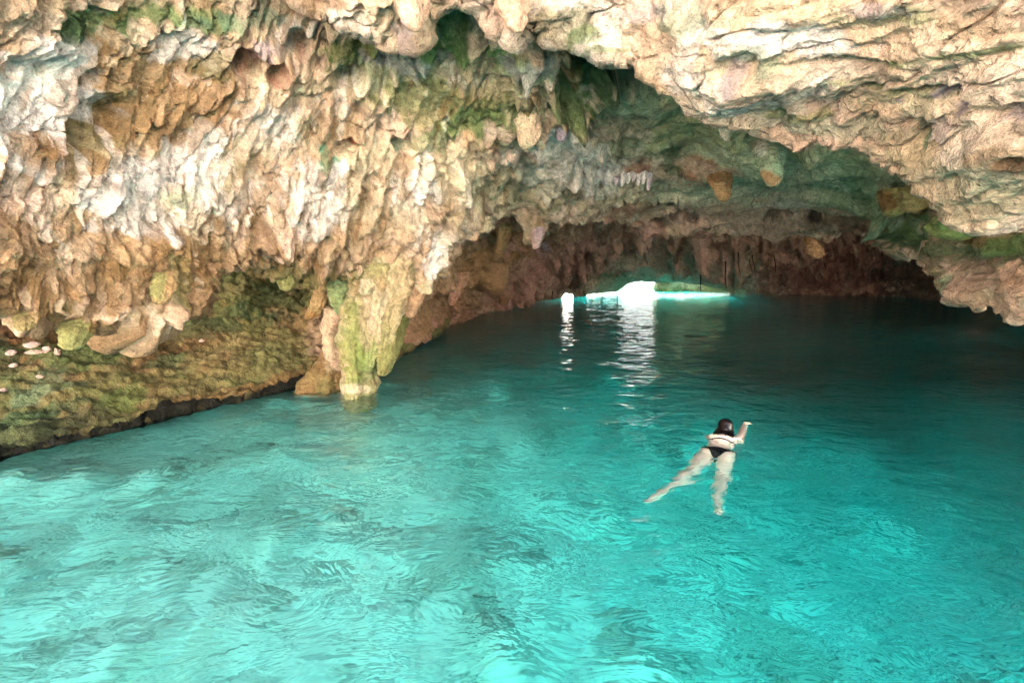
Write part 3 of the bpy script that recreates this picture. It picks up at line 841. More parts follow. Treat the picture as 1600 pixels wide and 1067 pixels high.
ROCKS = [cave, rim, back, bank]
STAL = [  # label, stations, base, patches
    ('thick pale cream stalactite hanging at the centre of the ceiling above the green dome', [(818, 128, 6.0, 20), (816, 150, 5.85, 26), (824, 185, 5.8, 25), (828, 212, 5.8, 18), (822, 234, 5.8, 9)], [(CREAM, 2), (PINK, .6)], []),
    ('dark brown stub of stalactite with a grey tip right of the thick cream one', [(888, 150, 6.2, 16), (886, 172, 6.1, 17), (880, 195, 6.1, 12), (876, 222, 6.1, 6)], [(BROWN, 1.4), (TAN, .5)], [(878, 215, 12, 18, 0, LILAC, .9)]),
    ('wide grey green stalactite with a brown tip under the bright rim', [(1194, 205, 6.6, 26), (1200, 235, 6.0, 22), (1206, 260, 5.9, 19), (1207, 282, 5.9, 13), (1207, 294, 5.9, 6)], [(TEAL, 1.6), (CREAM, .6)], [(1207, 278, 24, 18, 0, TAN, .95), (1190, 232, 10, 14, 0, WHITE, .4)]),
    ('short tan stalactite hanging from the pink ledge left of the grey green one', [(1120, 262, 8.6, 18), (1126, 288, 7.9, 15), (1130, 305, 7.9, 11), (1131, 317, 7.9, 5)], [(TAN, 1.6), (LIME, .6)], []),
    ('tiny white stalactite tip peeping below the bright rim', [(1132, 200, 5.6, 8), (1133, 212, 5.6, 7), (1136, 222, 5.6, 3)], [(WHITE, 1.5), (CREAM, .6)], []),
    ('rusty orange stalactite hanging beside the green column', [(648, 405, 6.9, 20), (654, 430, 6.75, 17), (650, 460, 6.7, 14), (642, 482, 6.7, 11), (640, 498, 6.7, 8)], [(TAN, 1.5), (PINK, .6)], [(652, 425, 24, 26, 0, ORANGE, .6)]),
    ('pale stubby stalactite right of the rusty one at the end of the curtain', [(690, 385, 7.0, 12), (690, 402, 6.95, 12), (684, 420, 6.95, 9), (683, 430, 6.95, 6)], [(CREAM, 1.5), (PINK, 1)], []),
    ('white elongated drip on the flowstone above the rusty stalactite', [(668, 345, 6.7, 9), (664, 365, 6.6, 12), (662, 385, 6.6, 11), (664, 402, 6.7, 6)], [(WHITE, 1.5), (PINK, .8)], []),
    ('round pale knob with a dark hole under it at the mouth of the far tunnel', [(752, 338, 7.9, 13), (754, 350, 7.8, 15), (755, 362, 7.8, 12), (756, 368, 7.8, 6)], [(CREAM, 1.2), (TAN, .8)], [(757, 367, 6, 4, 0, NEAR_BLACK, .9)]),  # the hole is only a near-black oval of painted shade
    ('slender green stalactite behind the column just above the water', [(636, 470, 7.5, 9), (628, 510, 7.5, 8), (620, 545, 7.5, 6), (618, 562, 7.5, 3)], [(OLIVE, 1.5), (LIME, 1)], []),
    ('lumpy brown stalactite hanging before the dark back wall', [(1266, 370, 19, 9), (1270, 384, 18.8, 11), (1274, 396, 18.8, 12), (1276, 405, 18.8, 7)], [(TAN, 1.2), (BROWN, .7)], []),
    ('folded pink stalactite curtain on the back wall left of the hanging roots', [(1090, 372, 22, 15), (1093, 395, 23, 12), (1096, 415, 24, 8), (1098, 430, 25, 4)], [(PINK, 1.2), (MAUVE, 1)], []),
    ('yellow green knob hanging from the ceiling where the right rock begins', [(1398, 296, 6.2, 22), (1398, 315, 6.1, 20), (1396, 332, 6.1, 14), (1394, 340, 6.1, 7)], [(OCHRE, 1), (LIME, 1)], [(1384, 315, 14, 16, 0, BROWN, .8), (1396, 338, 18, 8, 0, LIME, .8)]),
    ('round tan knob beside the yellow green one on the right rock', [(1428, 300, 6.0, 26), (1430, 316, 5.9, 22), (1428, 328, 5.9, 13), (1426, 334, 5.9, 6)], [(TAN, 1), (LIME, .8)], []),
    ('big round mushroom shaped green boss on the right rock', [(1500, 335, 5.1, 30), (1498, 352, 4.95, 34), (1495, 368, 4.95, 28), (1494, 378, 4.95, 14)], [(LIME, 1.5), (GREEN, 1)], [(1500, 345, 40, 14, 0, GREEN, .6)]),
    ('yellow green knob at the lowest corner of the left curtain', [(130, 460, 4.5, 14), (124, 490, 4.15, 20), (118, 518, 4.0, 21), (114, 538, 4.0, 16), (112, 549, 4.0, 8)], [(LIME, 2), (OLIVE, .8)], [(165, 510, 26, 26, 0, OCHRE, .6)]),
    ('small green knob left of the yellow green one at the curtain rim', [(44, 450, 4.2, 10), (42, 478, 3.85, 15), (40, 500, 3.7, 15), (40, 512, 3.68, 11), (42, 520, 3.68, 5)], [(LIME, 1.6), (TAN, .9)], []),
    ('green tinted hanging lobe on the curtain rim above the mossy bank', [(257, 385, 5.0, 12), (256, 425, 4.5, 17), (254, 455, 4.4, 16), (250, 478, 4.4, 8)], [(TAN, 1), (LIME, .9)], [(244, 445, 14, 26, 0, LIME, .9)]),
    ('greenish lobe hanging in the hollow left of the column', [(440, 405, 6.1, 16), (444, 425, 6.05, 15), (448, 442, 6.05, 12), (447, 456, 6.05, 6)], [(LIME, 1.4), (OLIVE, .9)], []),
    ('leaning stalactite with an orange foot in the hollow beside the column', [(512, 430, 6.8, 15), (506, 455, 6.8, 14), (496, 480, 6.8, 12), (482, 500, 6.8, 8)], [(LIME, 1), (TAN, 1)], [(486, 498, 20, 14, 0, OCHRE, .9)]),
    ('lone stalactite spike on the dark left side of the far tunnel', [(790, 350, 10.2, 13), (786, 375, 10.4, 10), (780, 395, 10.6, 7), (776, 408, 10.8, 3)], [(TAN, 1), (BROWN, .9)], []),
    ('drooping spike low over the dark water of the tunnel', [(725, 425, 11, 14), (716, 445, 11, 12), (708, 465, 11, 8), (705, 478, 11, 3)], [(MAUVE, 1), (TAN, .9)], []),
    ('forked brown stalactite hanging near the water on the tunnel side', [(790, 430, 15.5, 14), (790, 452, 15.8, 12), (788, 470, 16, 8), (786, 478, 16, 4)], [(MAUVE, 1), (BROWN, .9)], []),
    ('lilac drip at the pale ledge over the tunnel', [(838, 355, 9.3, 12), (840, 370, 9.2, 10), (838, 382, 9.2, 7), (836, 390, 9.2, 3)], [(LILAC, 1), (PINK, .9)], []),
    ('pointed cream tooth on the near rim at the top of the picture', [(640, -10, 3.7, 30), (642, 12, 3.65, 26), (646, 34, 3.65, 17), (650, 50, 3.65, 7)], [(CREAM, 1.4), (PINK, 1)], [(630, 36, 16, 12, 0, LILAC, .5)]),
    ('rounded cream tooth on the near rim right of the pointed one', [(796, -10, 3.7, 28), (798, 12, 3.65, 26), (804, 34, 3.65, 19), (810, 52, 3.65, 9)], [(PINK, 1.4), (CREAM, 1)], []),
]
for i, (lab, path, base, pats) in enumerate(STAL):
    o = lumpy('stalactite', path, ROCK, base, pats, seed=100 + i * 3, rough=0.2, flute=0.16)
    tag(o, lab, 'stalactite', 'stalactites hanging from the cave ceiling')

# the white fringed curtain
root = bpy.data.objects.new('flowstone_curtain', None); COL.objects.link(root)
root.location = P(995, 260, 8.6)
tag(root, 'small white fringed flowstone curtain with pointed teeth below the green dome', 'flowstone')
for j, (x, ya, yb, wd) in enumerate([(972, 262, 292, 8), (981, 258, 288, 7), (989, 256, 286, 7), (997, 252, 291, 7), (1005, 250, 289, 7), (1013, 246, 299, 7), (962, 268, 290, 7)]):
    o = lumpy('tooth', [(x + 4, ya - 6, 8.7, wd), (x + 2, (ya + yb) / 2, 8.55, wd * .8), (x, yb, 8.55, 2)], ROCK, [(WHITE, 1.5), (LILAC, .6)], (), seed=300 + j)
    mw = o.matrix_world.copy(); o.parent = root; o.matrix_parent_inverse = Matrix.Translation(-root.location)

# the column standing in the water: trunk and the lobes grown onto it
croot = bpy.data.objects.new('stalactite_column', None); COL.objects.link(croot)
croot.location = P(565, 617, Dwater(565, 617))
tag(croot, 'yellow green dripstone column reaching from the curtain down into the water', 'column')
DW = float(Dwater(566, 612))
CP = [(556, 530, 20, 60, 0, hexc('7f8544'), .6), (575, 560, 20, 40, 0, hexc('7a8a48'), .6), (562, 609, 36, 8, 0, CREAM, .9), (575, 500, 14, 40, 0, PINK, .4)]
for nm, pts, base, pp in [
        ('trunk', [(578, 400, 6.5, 40), (580, 440, 6.5, 38), (572, 480, 6.5, 36), (564, 520, 6.55, 30), (562, 560, 6.65, 27), (564, 595, DW, 26), (564, 620, DW, 27), (564, 700, DW, 24)], [(LIME, 1.2), (CREAM, .9), (TAN, .8), (GREEN, .5)], CP),
        ('lobe', [(622, 395, 6.55, 28), (620, 435, 6.45, 26), (612, 480, 6.45, 21), (602, 520, 6.45, 16), (596, 555, 6.5, 9)], [(LIME, .8), (CREAM, .7), (TAN, 1.1)], [(600, 520, 16, 40, 10, LIME, .5)]),
        ('lobe', [(600, 520, 6.55, 16), (605, 548, 6.5, 14), (603, 570, 6.5, 12), (598, 588, 6.5, 8)], [(LIME, 1.2), (OLIVE, .8)], []),
        ('lobe', [(536, 430, 6.6, 17), (532, 450, 6.5, 18), (534, 475, 6.5, 15), (537, 494, 6.5, 11)], [(GREEN, 1), (LIME, 1.0), (TEAL, .8)], []),
        ('lobe', [(548, 485, 6.45, 18), (546, 520, 6.45, 15), (550, 560, 6.5, 12), (552, 600, 6.6, 12), (552, 640, 6.7, 12)], [(LIME, 1.6), (CREAM, .5)], CP),
        ('lobe', [(530, 480, 6.9, 22), (524, 520, 6.9, 20), (528, 555, 6.95, 18), (535, 580, 6.95, 12)], [(PINK, 1.2), (TAN, 1), (CREAM, .7)], []),
        ('lobe', [(598, 410, 6.4, 26), (594, 450, 6.3, 22), (588, 495, 6.35, 17), (583, 540, 6.45, 13), (580, 575, 6.55, 8)], [(LIME, 1), (CREAM, 1), (TAN, .5)], CP),
        ('lobe', [(573, 435, 6.2, 10), (572, 450, 6.15, 10), (570, 462, 6.15, 7)], [(LIME, 1), (CREAM, 1)], []),
        ('foot', [(524, 545, 7.4, 18), (518, 575, 7.3, 30), (514, 595, 7.25, 36), (508, 640, 7.25, 42)], [(BROWN, .8), (TAN, 1), (OLIVE, 1.4)], [(520, 568, 26, 12, 0, CREAM, .3)])]:
    o = lumpy(nm, pts, ROCK, base, pp, seed=400 + len(pts) * 7 + int(pts[0][0]), rough=0.24, flute=0.3, segs=90)
    o.parent = croot; o.matrix_parent_inverse = Matrix.Translation(-croot.location)

# ------------------------------------------------------------------ hill over the cave (keeps the daylight out)
def box_strip(name, pts, faces):
    me = bpy.data.meshes.new(name); me.from_pydata(pts, [], faces)
    o = bpy.data.objects.new(name, me); COL.objects.link(o)
    me.materials.append(HILL); tag(o, kind='structure'); return o


HILL = plain('hill_ground', hexc('8a8468'), 0.95, 0.1, 0.35, 0.8, 0.05)


def hill():
    nx, ny = 130, 110
    xs = np.linspace(-32, 34, nx); ys = np.linspace(-0.3, 36.2, ny)
    X, Y = np.meshgrid(xs, ys)
    Z = 5.3 + 1.2 * sstep(1.3, 8, Y) - 4.2 * sstep(30, 37, Y) * 1.0 + 0.35 * fbm(np.stack([X * .3, Y * .3, 0 * X], -1), 4)
    Z = np.where(Y < 1.6, Z, Z)
    e = np.minimum(X + 32, 34 - X)
    Z = Z - 9.5 * sstep(14, 0, e + 2 * fbm(np.stack([X * .2, Y * .2, 0 * X + 4], -1), 3)) * 1.0
    return mesh_obj('hill', np.stack([X, Y, Z], -1), grid_faces(ny, nx), HILL)


tag(hill(), kind='structure')

# ------------------------------------------------------------------ pool bed, water
BED, N, L = new_mat('pool_sand')
b = N['Principled BSDF']
b.inputs['Roughness'].default_value = 0.9
b.inputs['Specular IOR Level'].default_value = 0.1
g = N.new('ShaderNodeAttribute'); g.attribute_name = 'Col'
L.new(g.outputs['Color'], b.inputs['Base Color'])


def bed():
    ys = np.concatenate([np.linspace(-30, 0.6, 50), np.linspace(0.8, 14, 330), np.linspace(14.2, 62, 90)])
    xs = np.concatenate([np.linspace(-40, -8.2, 40), np.linspace(-8, 9, 340), np.linspace(9.2, 40, 40)])
    X, Y = np.meshgrid(xs, ys)
    q = np.stack([X, Y, 0 * X], -1)
    Z = -1.1 - 2.1 * sstep(-2.5, 5, X - 0.1 * Y) - 2.6 * sstep(6, 17, Y) - 1.2 * sstep(4, 8, X) * sstep(20, 16, Y)
    Z = Z + 2.4 * sstep(29, 34, Y) * sstep(6, 9, X) * sstep(17, 15, X)
    Z = Z + 6.0 * sstep(33.5, 36, Y) * (1 - sstep(0, 2.5, X) * sstep(18, 16, X))
    Z += 0.12 * fbm(q * 0.5, 3, off=200) + 0.10 * billow(q * 1.4, 3, off=201) + 0.05 * billow(q * 4, 3, off=202)
    st = np.maximum(0, 0.62 - worley(q * np.array([1.5, 1.5, 1]), off=203)) * sstep(0.05, 0.5, fbm(q * 0.6, 2, off=210))
    Z += st * 0.7
    # outdoor ground rises beyond the far gap; raised unseen behind the camera for bounce
    Z += 2.6 * sstep(-3.2, -5.0, Y) + 5.5 * sstep(42, 47, Y)
    c1 = hexc('e6e2d4'); c2 = hexc('cfcdbc'); c3 = hexc('4d5a48')
    n = fbm(q * 1.1, 4, off=205)
    n2 = fbm(q * 4.2, 3, off=206)
    C = c1 + (c2 - c1) * sstep(-0.1, 0.7, n + 0.4 * n2)[..., None]
    m = sstep(0.34, 0.60, fbm(q * np.array([2.6, 4.5, 1]), 3, off=207) + 0.35 * n)[..., None] * 0.28
    C = C * (1 - m) + c3 * m
    m2 = sstep(0.42, 0.7, fbm(q * np.array([9.0, 12.0, 1]), 2, off=215) + 0.3 * n2 + 0.25 * n)[..., None] * 0.5
    C = C * (1 - m2) + hexc('3e4c3e') * m2
    cave_shade = np.clip(sstep(8, 24, Y + 1.0 * n) + 0.62 * sstep(0.5, 6.5, X + 0.6 * n - 0.1 * Y) + 0.3 * sstep(9, 14, X), 0, 1) * (1 - 0.3 * sstep(29, 32, Y) * sstep(6, 9, X) * sstep(17, 15, X))
    C = C * (1 - 0.86 * cave_shade)[..., None] + hexc('3a4038') * (0.86 * cave_shade)[..., None]      # bed darkened inward and rightward, the cave's shade put into its colour
    dry = (sstep(-3.2, -4.4, Y) + sstep(42, 47, Y))[..., None]
    C = C * (1 - dry) + hexc('ece4d4') * dry
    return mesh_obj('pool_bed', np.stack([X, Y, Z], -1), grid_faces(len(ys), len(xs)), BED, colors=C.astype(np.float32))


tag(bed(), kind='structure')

WATER, N, L = new_mat('water')
N.remove(N['Principled BSDF'])
gl = N.new('ShaderNodeBsdfGlass'); gl.inputs['IOR'].default_value = 1.333; gl.inputs['Roughness'].default_value = 0.0
va = N.new('ShaderNodeVolumeAbsorption')
va.inputs['Color'].default_value = (0.0, 0.93, 0.945, 1); va.inputs['Density'].default_value = 0.42
out = N['Material Output']
L.new(gl.outputs[0], out.inputs['Surface']); L.new(va.outputs[0], out.inputs['Volume'])
geo = N.new('ShaderNodeNewGeometry')
mp = N.new('ShaderNodeMapping'); mp.inputs['Rotation'].default_value = (0, 0, R(18)); mp.inputs['Scale'].default_value = (0.75, 1.25, 1)
L.new(geo.outputs['Position'], mp.inputs['Vector'])
na = N.new('ShaderNodeTexNoise'); na.inputs['Scale'].default_value = 1.9; na.inputs['Detail'].default_value = 4; na.inputs['Distortion'].default_value = 1.0
nb = N.new('ShaderNodeTexNoise'); nb.inputs['Scale'].default_value = 6.5; nb.inputs['Detail'].default_value = 2; nb.inputs['Distortion'].default_value = 0.9
L.new(mp.outputs[0], na.inputs['Vector']); L.new(mp.outputs[0], nb.inputs['Vector'])
ad = N.new('ShaderNodeMath'); ad.operation = 'MULTIPLY_ADD'; ad.inputs[1].default_value = 0.24
L.new(nb.outputs['Fac'], ad.inputs[0]); L.new(na.outputs['Fac'], ad.inputs[2])
bp = N.new('ShaderNodeBump'); bp.inputs['Distance'].default_value = 0.075; bp.inputs['Strength'].default_value = 1.0
L.new(ad.outputs[0], bp.inputs['Height'])
L.new(bp.outputs[0], gl.inputs['Normal'])


wpt0 = P(1121.5, 703.5, Dwater(1121.5, 703.5))


def water():
    ys = np.concatenate([np.linspace(-12, 1, 30), np.linspace(1.1, 3, 50), np.linspace(3.03, 6.5, 125), np.linspace(6.55, 16, 160), np.linspace(16.2, 50, 160)])
    xs = np.concatenate([np.linspace(-36, -7.2, 30), np.linspace(-7, 0.9, 110), np.linspace(0.95, 4, 110), np.linspace(4.1, 11, 90), np.linspace(11.3, 36, 40)])
    X, Y = np.meshgrid(xs, ys)
    q = np.stack([X * 0.8, Y * 1.2, 0 * X], -1)
    Z = 0.012 * fbm(q * 0.9, 2, off=220) + 0.004 * fbm(q * 2.4, 2, off=221)
    sx, sy = wpt0[0], wpt0[1]
    for (ox, oy, am, wl_) in ((0.1, 0.55, 0.008, 0.26), (-0.1, -0.1, 0.005, 0.30), (-0.55, -0.6, 0.005, 0.24), (0.35, 0.75, 0.006, 0.2)):
        rr = np.hypot(X - sx - ox, Y - sy - oy)
        Z += am * np.sin(rr * 2 * math.pi / wl_ + 1.5 * fbm(q * 1.5, 2, off=222)) * np.exp(-rr / 0.7) * sstep(0.0, 0.3, rr)
    return mesh_obj('water', np.stack([X, Y, Z], -1), grid_faces(len(ys), len(xs)), WATER)


tag(water(), kind='structure')

# ------------------------------------------------------------------ outdoors: an unseen wall added behind the camera to bounce sun inside, the ground beyond the gap
CLIFF = plain('sunlit_limestone', hexc('efe8dc'), 0.95, 0.1, 0.08, 1.5, 0.1)
xs = np.linspace(-34, 34, 120); zs = np.linspace(-2, 9, 40)
X, Z = np.meshgrid(xs, zs)
q = np.stack([X, 0 * X, Z], -1)
Yc = -15 + 0.02 * X ** 2 * 0.6 - 0.25 * Z + 0.8 * fbm(q * 0.3, 4, off=300) + 0.3 * billow(q * 1.1, 3, off=301)
tag(mesh_obj('bounce_cliff', np.stack([X, Yc, Z], -1), grid_faces(40, 120), CLIFF), kind='structure')
xs = np.linspace(-30, 40, 120); zs = np.linspace(0.1, 4.5, 24)
X, Z = np.meshgrid(xs, zs)
q = np.stack([X, 0 * X, Z], -1)
Yc = 46 + 6.5 * Z + 0.8 * fbm(q * 0.3, 4, off=302) + 0.3 * billow(q * 1.1, 3, off=303)
tag(mesh_obj('far_cliff', np.stack([X, Yc, Z], -1), grid_faces(24, 120), CLIFF), kind='structure')


def boulder(name, c, size, base, seed, mat=ROCK, label=None, cat=None, group=None, sub=4, rot=0.0, rough=0.3):
    bm = bmesh.new()
    bmesh.ops.create_icosphere(bm, subdivisions=sub, radius=1.0)
    V = np.array([v.co[:] for v in bm.verts], np.float32)
    n = V / np.linalg.norm(V, axis=1)[:, None]
    V = V * (1 + rough * fbm(n * 1.1, 3, off=seed) + rough * 0.5 * billow(n * 2.3, 3, off=seed + 2))[:, None]
    V = V * np.array(size)
    ca, sa = math.cos(rot), math.sin(rot)
    V = np.stack([V[:, 0] * ca - V[:, 1] * sa, V[:, 0] * sa + V[:, 1] * ca, V[:, 2]], 1)
    bm.faces.ensure_lookup_table()
    f = [[v.index for v in fc.verts] for fc in bm.faces]
    bm.free()
    Vw = V + np.array(c)
    C = paint(Vw / max(size) * 0.4, Vw[:, 0], Vw[:, 1], base, (), off=seed)
    o = mesh_obj(name, V, f, mat, colors=C)
    o.location = c
    return tag(o, label, cat, group)


GLOW = hexc('b9c684')
for i, (px, py, D, sx, sz, lab) in enumerate([
        (1046, 446, 38.2, 1.2, 1.2, 'pale green sunlit boulder at the right edge of the bright gap'),
        (1078, 450, 38.9, 1.5, 1.1, 'second green boulder right of the gap, darker and behind a root'),
        (1114, 452, 38.4, 1.6, 0.95, 'long low green boulder at the far waterline under the roots'),
        (1152, 456, 38.7, 1.5, 0.8, 'smallest green boulder, farthest right along the far waterline')]):
    c = P(px, py + 6, D)
    boulder('boulder', (c[0], c[1], sz * 0.35), (sx, 0.8, sz), [(GLOW, 1.5), (TEAL, .7), (OLIVE, .5)], 500 + i * 7, ROCK_FAR, lab, 'boulder', 'green boulders at the far gap')

# ------------------------------------------------------------------ pale stones lying on the bank
stone_base = [(hexc('dcbcae'), 1.6), (PINK, .6), (LILAC, .3)]
for i, (px, py, a, b2, c2, rot, lab) in enumerate([
        (50, 541, .085, .05, .042, 0.3, 'upper pale pink stone of the pile beside the yellow green knob'),
        (58, 551, .11, .032, .030, 0.7, 'long bone shaped pale pink stone lying across the pile on the bank'),
        (74, 546, .05, .035, .032, -0.4, 'right end pale pink stone of the small pile on the bank'),
        (90, 553, .03, .03, .055, 0.2, 'upright pale stone chip tucked under the yellow green knob'),
        (157, 546, .030, .022, .024, 0.2, 'small round pale stone alone on the brown patch under the curtain'),
        (238, 528, .036, .024, .022, 0.9, 'flat whitish stone high on the bank below the curtain middle'),
        (315, 533, .036, .026, .026, 0.1, 'pinkish stone farthest right on the mossy bank'),
        (18, 552, .052, .04, .036, 1.0, 'dull pink stone left of the pile, half sunk in the earth'),
        (21, 572, .040, .032, .030, 0.4, 'dull pinkish stone lower left on the bank under the pile'),
        (62, 589, .040, .028, .024, 0.0, 'greyish oval stone halfway down the mossy bank'),
        (5, 611, .034, .030, .028, 0.2, 'whitish stone at the left edge low on the bank')]):
    h = hit([bank], px, py)
    if h is None: continue
    n = h[1]
    c = h[0] + Vector((0, 0, c2 * 0.5))
    st_ = boulder('stone', tuple(c - Vector((0, 0, c2 * 0.2))), (a, b2, c2), stone_base, 600 + i * 5, ROCK, lab, 'stone', 'pale stones on the bank', sub=2, rot=rot, rough=0.42)
    st_.data.polygons.foreach_set('use_smooth', np.zeros(len(st_.data.polygons), bool))

# ------------------------------------------------------------------ hanging roots
ROOT = plain('root_bark', hexc('2e211b'), 0.9, 0.1, 0.3, 30)
for i, (px, y0, y1, rp, lab) in enumerate([
        (1095, 424, 456, 1.0, 'dark root hanging to the water over the cyan pool right of the gap'),
        (1135, 404, 452, 1.3, 'thickest dark root hanging over the far waterline, right of the cyan pool'),
        (1156, 392, 432, 0.9, 'thin dark root right of the thickest one on the back wall'),
        (1174, 402, 428, 0.6, 'short hair thin root, left one of a close pair on the back wall'),
        (1179, 400, 430, 0.6, 'short hair thin root, right one of a close pair on the back wall'),
        (1212, 396, 426, 0.7, 'thin root hanging before the dark right part of the back wall'),
        (1013, 384, 415, 0.7, 'thin pale tipped root in front of the arch above the gap'),
        (863, 455, 470, 0.8, 'dark root dangling into the water left of the gap'),
        (1290, 392, 424, 0.7, 'rightmost thin root on the dark back wall')]):
    h = hit([back], px, y0)
    if h is None: continue
    top = np.array(h[0]) + np.array([0, 0.25, 0.12])
    D = h[2] - 0.5
    bot = P(px + 0.6, y1, D)
    k = 12
    pts = []
    for j in range(k + 1):
        t = j / k
        p = top * (1 - t) + bot * t + np.array([0.03 * math.sin(5 * t + i), 0, 0])
        pts.append((p[0], p[1], p[2], rp * D / F * (1.0 - 0.45 * t)))
    o = lumpy('hanging_root', pts, ROOT, [(BROWN, 1)], (), seed=700 + i, rough=0.1, flute=0.1, segs=10, pts3d=True, rowlen=0.08)
    tag(o, lab, 'root', 'roots hanging in the far tunnel')

POST = plain('weathered_post', hexc('2c3340'), 0.8, 0.2, 0.3, 10)
for i, (px, y0, D, h_, r_, lab) in enumerate([
        (925, 460, 40, 0.42, 0.05, 'low dark post at the left end of the bright gap'),
        (941, 460, 41, 0.45, 0.05, 'low dark post second from the left in the bright gap'),
        (965, 459, 40, 0.62, 0.07, 'tallest blue grey post in the middle of the bright gap')]):
    c = P(px, y0, D)
    o = lumpy('wooden_post', [(c[0], c[1], h_ + 0.02, r_ * 0.8), (c[0], c[1], h_ * 0.6, r_), (c[0], c[1], 0.0, r_), (c[0], c[1], -1.2, r_)], POST, [(BROWN, 1)], (), seed=800 + i, rough=0.08, flute=0.05, segs=14, pts3d=True, rowlen=0.03)
    tag(o, lab, 'post', 'posts in the daylight beyond the gap')

# ------------------------------------------------------------------ the swimmer
SKIN = plain('skin', hexc('e8cebb'), 0.5, 0.35, 0.05, 12)
HAIR = plain('wet_hair', hexc('160d0d'), 0.28, 0.6, 0.3, 60, 0.004)
CLOTH = plain('black_fabric', hexc('0d0c10'), 0.6, 0.3, 0.1, 60)


def wpt(px, py, z):
    """point at height z seen at that pixel; below the surface the sight line is bent as water bends it"""
    r = ray(px, py); r = r / np.linalg.norm(r)
    if z >= 0:
        return CAM + r * ((z - CAMZ) / r[2])
    W = CAM + r * (-CAMZ / r[2])
    h = np.array([r[0], r[1], 0.0]); ch = np.linalg.norm(h); h /= ch
    c2 = ch / 1.333
    return W + h * (-z) * c2 / math.sqrt(1 - c2 * c2) + np.array([0, 0, z])


hip = wpt(1121.5, 703.5, -0.06)
headp = wpt(1134.5, 663, 0.075)
ax = headp - hip; ax[2] = 0; L0 = np.linalg.norm(ax); ax /= L0
lat = np.array([ax[1], -ax[0], 0.0])                 # to the swimmer's right
S = L0 / 0.66
zz = np.array([0, 0, 1.0])


def B(s_, l_, z_):
    return hip + ax * s_ * S + lat * l_ * 0.94 + zz * (z_ - 0.02 - hip[2])


def tube(bm, st, seg=20):
    """closed tube through stations (point, half width, half thickness); width lies across the swimmer"""
    rings = []
    n = len(st)
    pts = [np.array(a[0]) for a in st]
    fine = []
    for i in range(n - 1):
        for k in range(6):
            t = k / 6
            fine.append((pts[i] * (1 - t) + pts[i + 1] * t, st[i][1] * (1 - t) + st[i + 1][1] * t, st[i][2] * (1 - t) + st[i + 1][2] * t))
    fine.append((pts[-1], st[-1][1], st[-1][2]))
    d0 = fine[1][0] - fine[0][0]; d0 = d0 / np.linalg.norm(d0)
    d1 = fine[-1][0] - fine[-2][0]; d1 = d1 / np.linalg.norm(d1)
    pre = [(fine[0][0] - d0 * min(fine[0][1], fine[0][2]) * math.cos(a), fine[0][1] * math.sin(a), fine[0][2] * math.sin(a)) for a in (0.15, 0.6, 1.1)]
    post = [(fine[-1][0] + d1 * min(fine[-1][1], fine[-1][2]) * math.cos(a), fine[-1][1] * math.sin(a), fine[-1][2] * math.sin(a)) for a in (1.1, 0.6, 0.15)]
    fine = pre + fine + post
    m = len(fine)
    for i, (p, a, b2) in enumerate(fine):
        d = fine[min(i + 1, m - 1)][0] - fine[max(i - 1, 0)][0]
        d = d / (np.linalg.norm(d) + 1e-9)
        u = lat - d * np.dot(lat, d)
        if np.linalg.norm(u) < 0.2: u = ax - d * np.dot(ax, d)
        u /= np.linalg.norm(u)
        v = np.cross(d, u)
        rings.append([bm.verts.new(p + u * a * math.cos(t) + v * b2 * math.sin(t)) for t in np.linspace(0, 2 * math.pi, seg, endpoint=False)])
    for i in range(m - 1):
        for j in range(seg):
            bm.faces.new((rings[i][j], rings[i][(j + 1) % seg], rings[i + 1][(j + 1) % seg], rings[i + 1][j]))
    bm.faces.new(rings[0][::-1]); bm.faces.new(rings[-1])


def remeshed(name, bm, voxel, mat, parent=None, smooth_it=3):
    bmesh.ops.recalc_face_normals(bm, faces=bm.faces)
    me = bpy.data.meshes.new(name + '_src'); bm.to_mesh(me); bm.free()
    tmp = bpy.data.objects.new(name + '_src', me); COL.objects.link(tmp)
    r = tmp.modifiers.new('r', 'REMESH'); r.mode = 'VOXEL'; r.voxel_size = voxel
    sm = tmp.modifiers.new('s', 'SMOOTH'); sm.factor = 0.5; sm.iterations = smooth_it
    dg = bpy.context.evaluated_depsgraph_get()
    me2 = bpy.data.meshes.new_from_object(tmp.evaluated_get(dg))
    bpy.data.objects.remove(tmp)
    me2.name = name
    me2.materials.clear(); me2.materials.append(mat)
    me2.polygons.foreach_set('use_smooth', np.ones(len(me2.polygons), bool))
    o = bpy.data.objects.new(name, me2); COL.objects.link(o); o.parent = parent
    return o


bm = bmesh.new()
tube(bm, [(B(-0.10, 0, -0.10), .10, .06), (B(-0.04, 0, -0.085), .165, .10), (B(0.04, 0, -0.08), .165, .095), (B(0.16, 0, -0.075), .125, .08), (B(0.28, 0, -0.055), .13, .088),
          (B(0.38, 0, -0.035), .155, .09), (B(0.44, 0, -0.025), .145, .075), (B(0.49, 0, -0.01), .07, .055)], 28)
tube(bm, [(B(0.46, 0, -0.01), .055, .05), (B(0.56, 0, 0.045), .05, .05)])
tube(bm, [(B(0.58, 0, 0.03), .06, .07), (B(0.64, 0, 0.06), .072, .095), (B(0.69, 0, 0.055), .06, .075)])          # skull
tube(bm, [(B(0.735, 0, 0.045), .010, .012), (B(0.745, 0, 0.025), .014, .012)])                                     # nose
tube(bm, [(B(0.70, 0, -0.03), .03, .02), (B(0.715, 0, -0.045), .02, .014)])                                        # chin
for sd_ in (-1, 1):
    tube(bm, [(B(0.625, sd_ * 0.072, 0.055), .006, .016), (B(0.64, sd_ * 0.078, 0.05), .006, .018)])               # ears
    tube(bm, [(B(-0.07, sd_ * 0.085, -0.045), .075, .07), (B(-0.02, sd_ * 0.08, -0.055), .07, .065)])              # seat


def limb(joints):
    tube(bm, [(np.array(a), r_, r_) for a, r_ in joints])


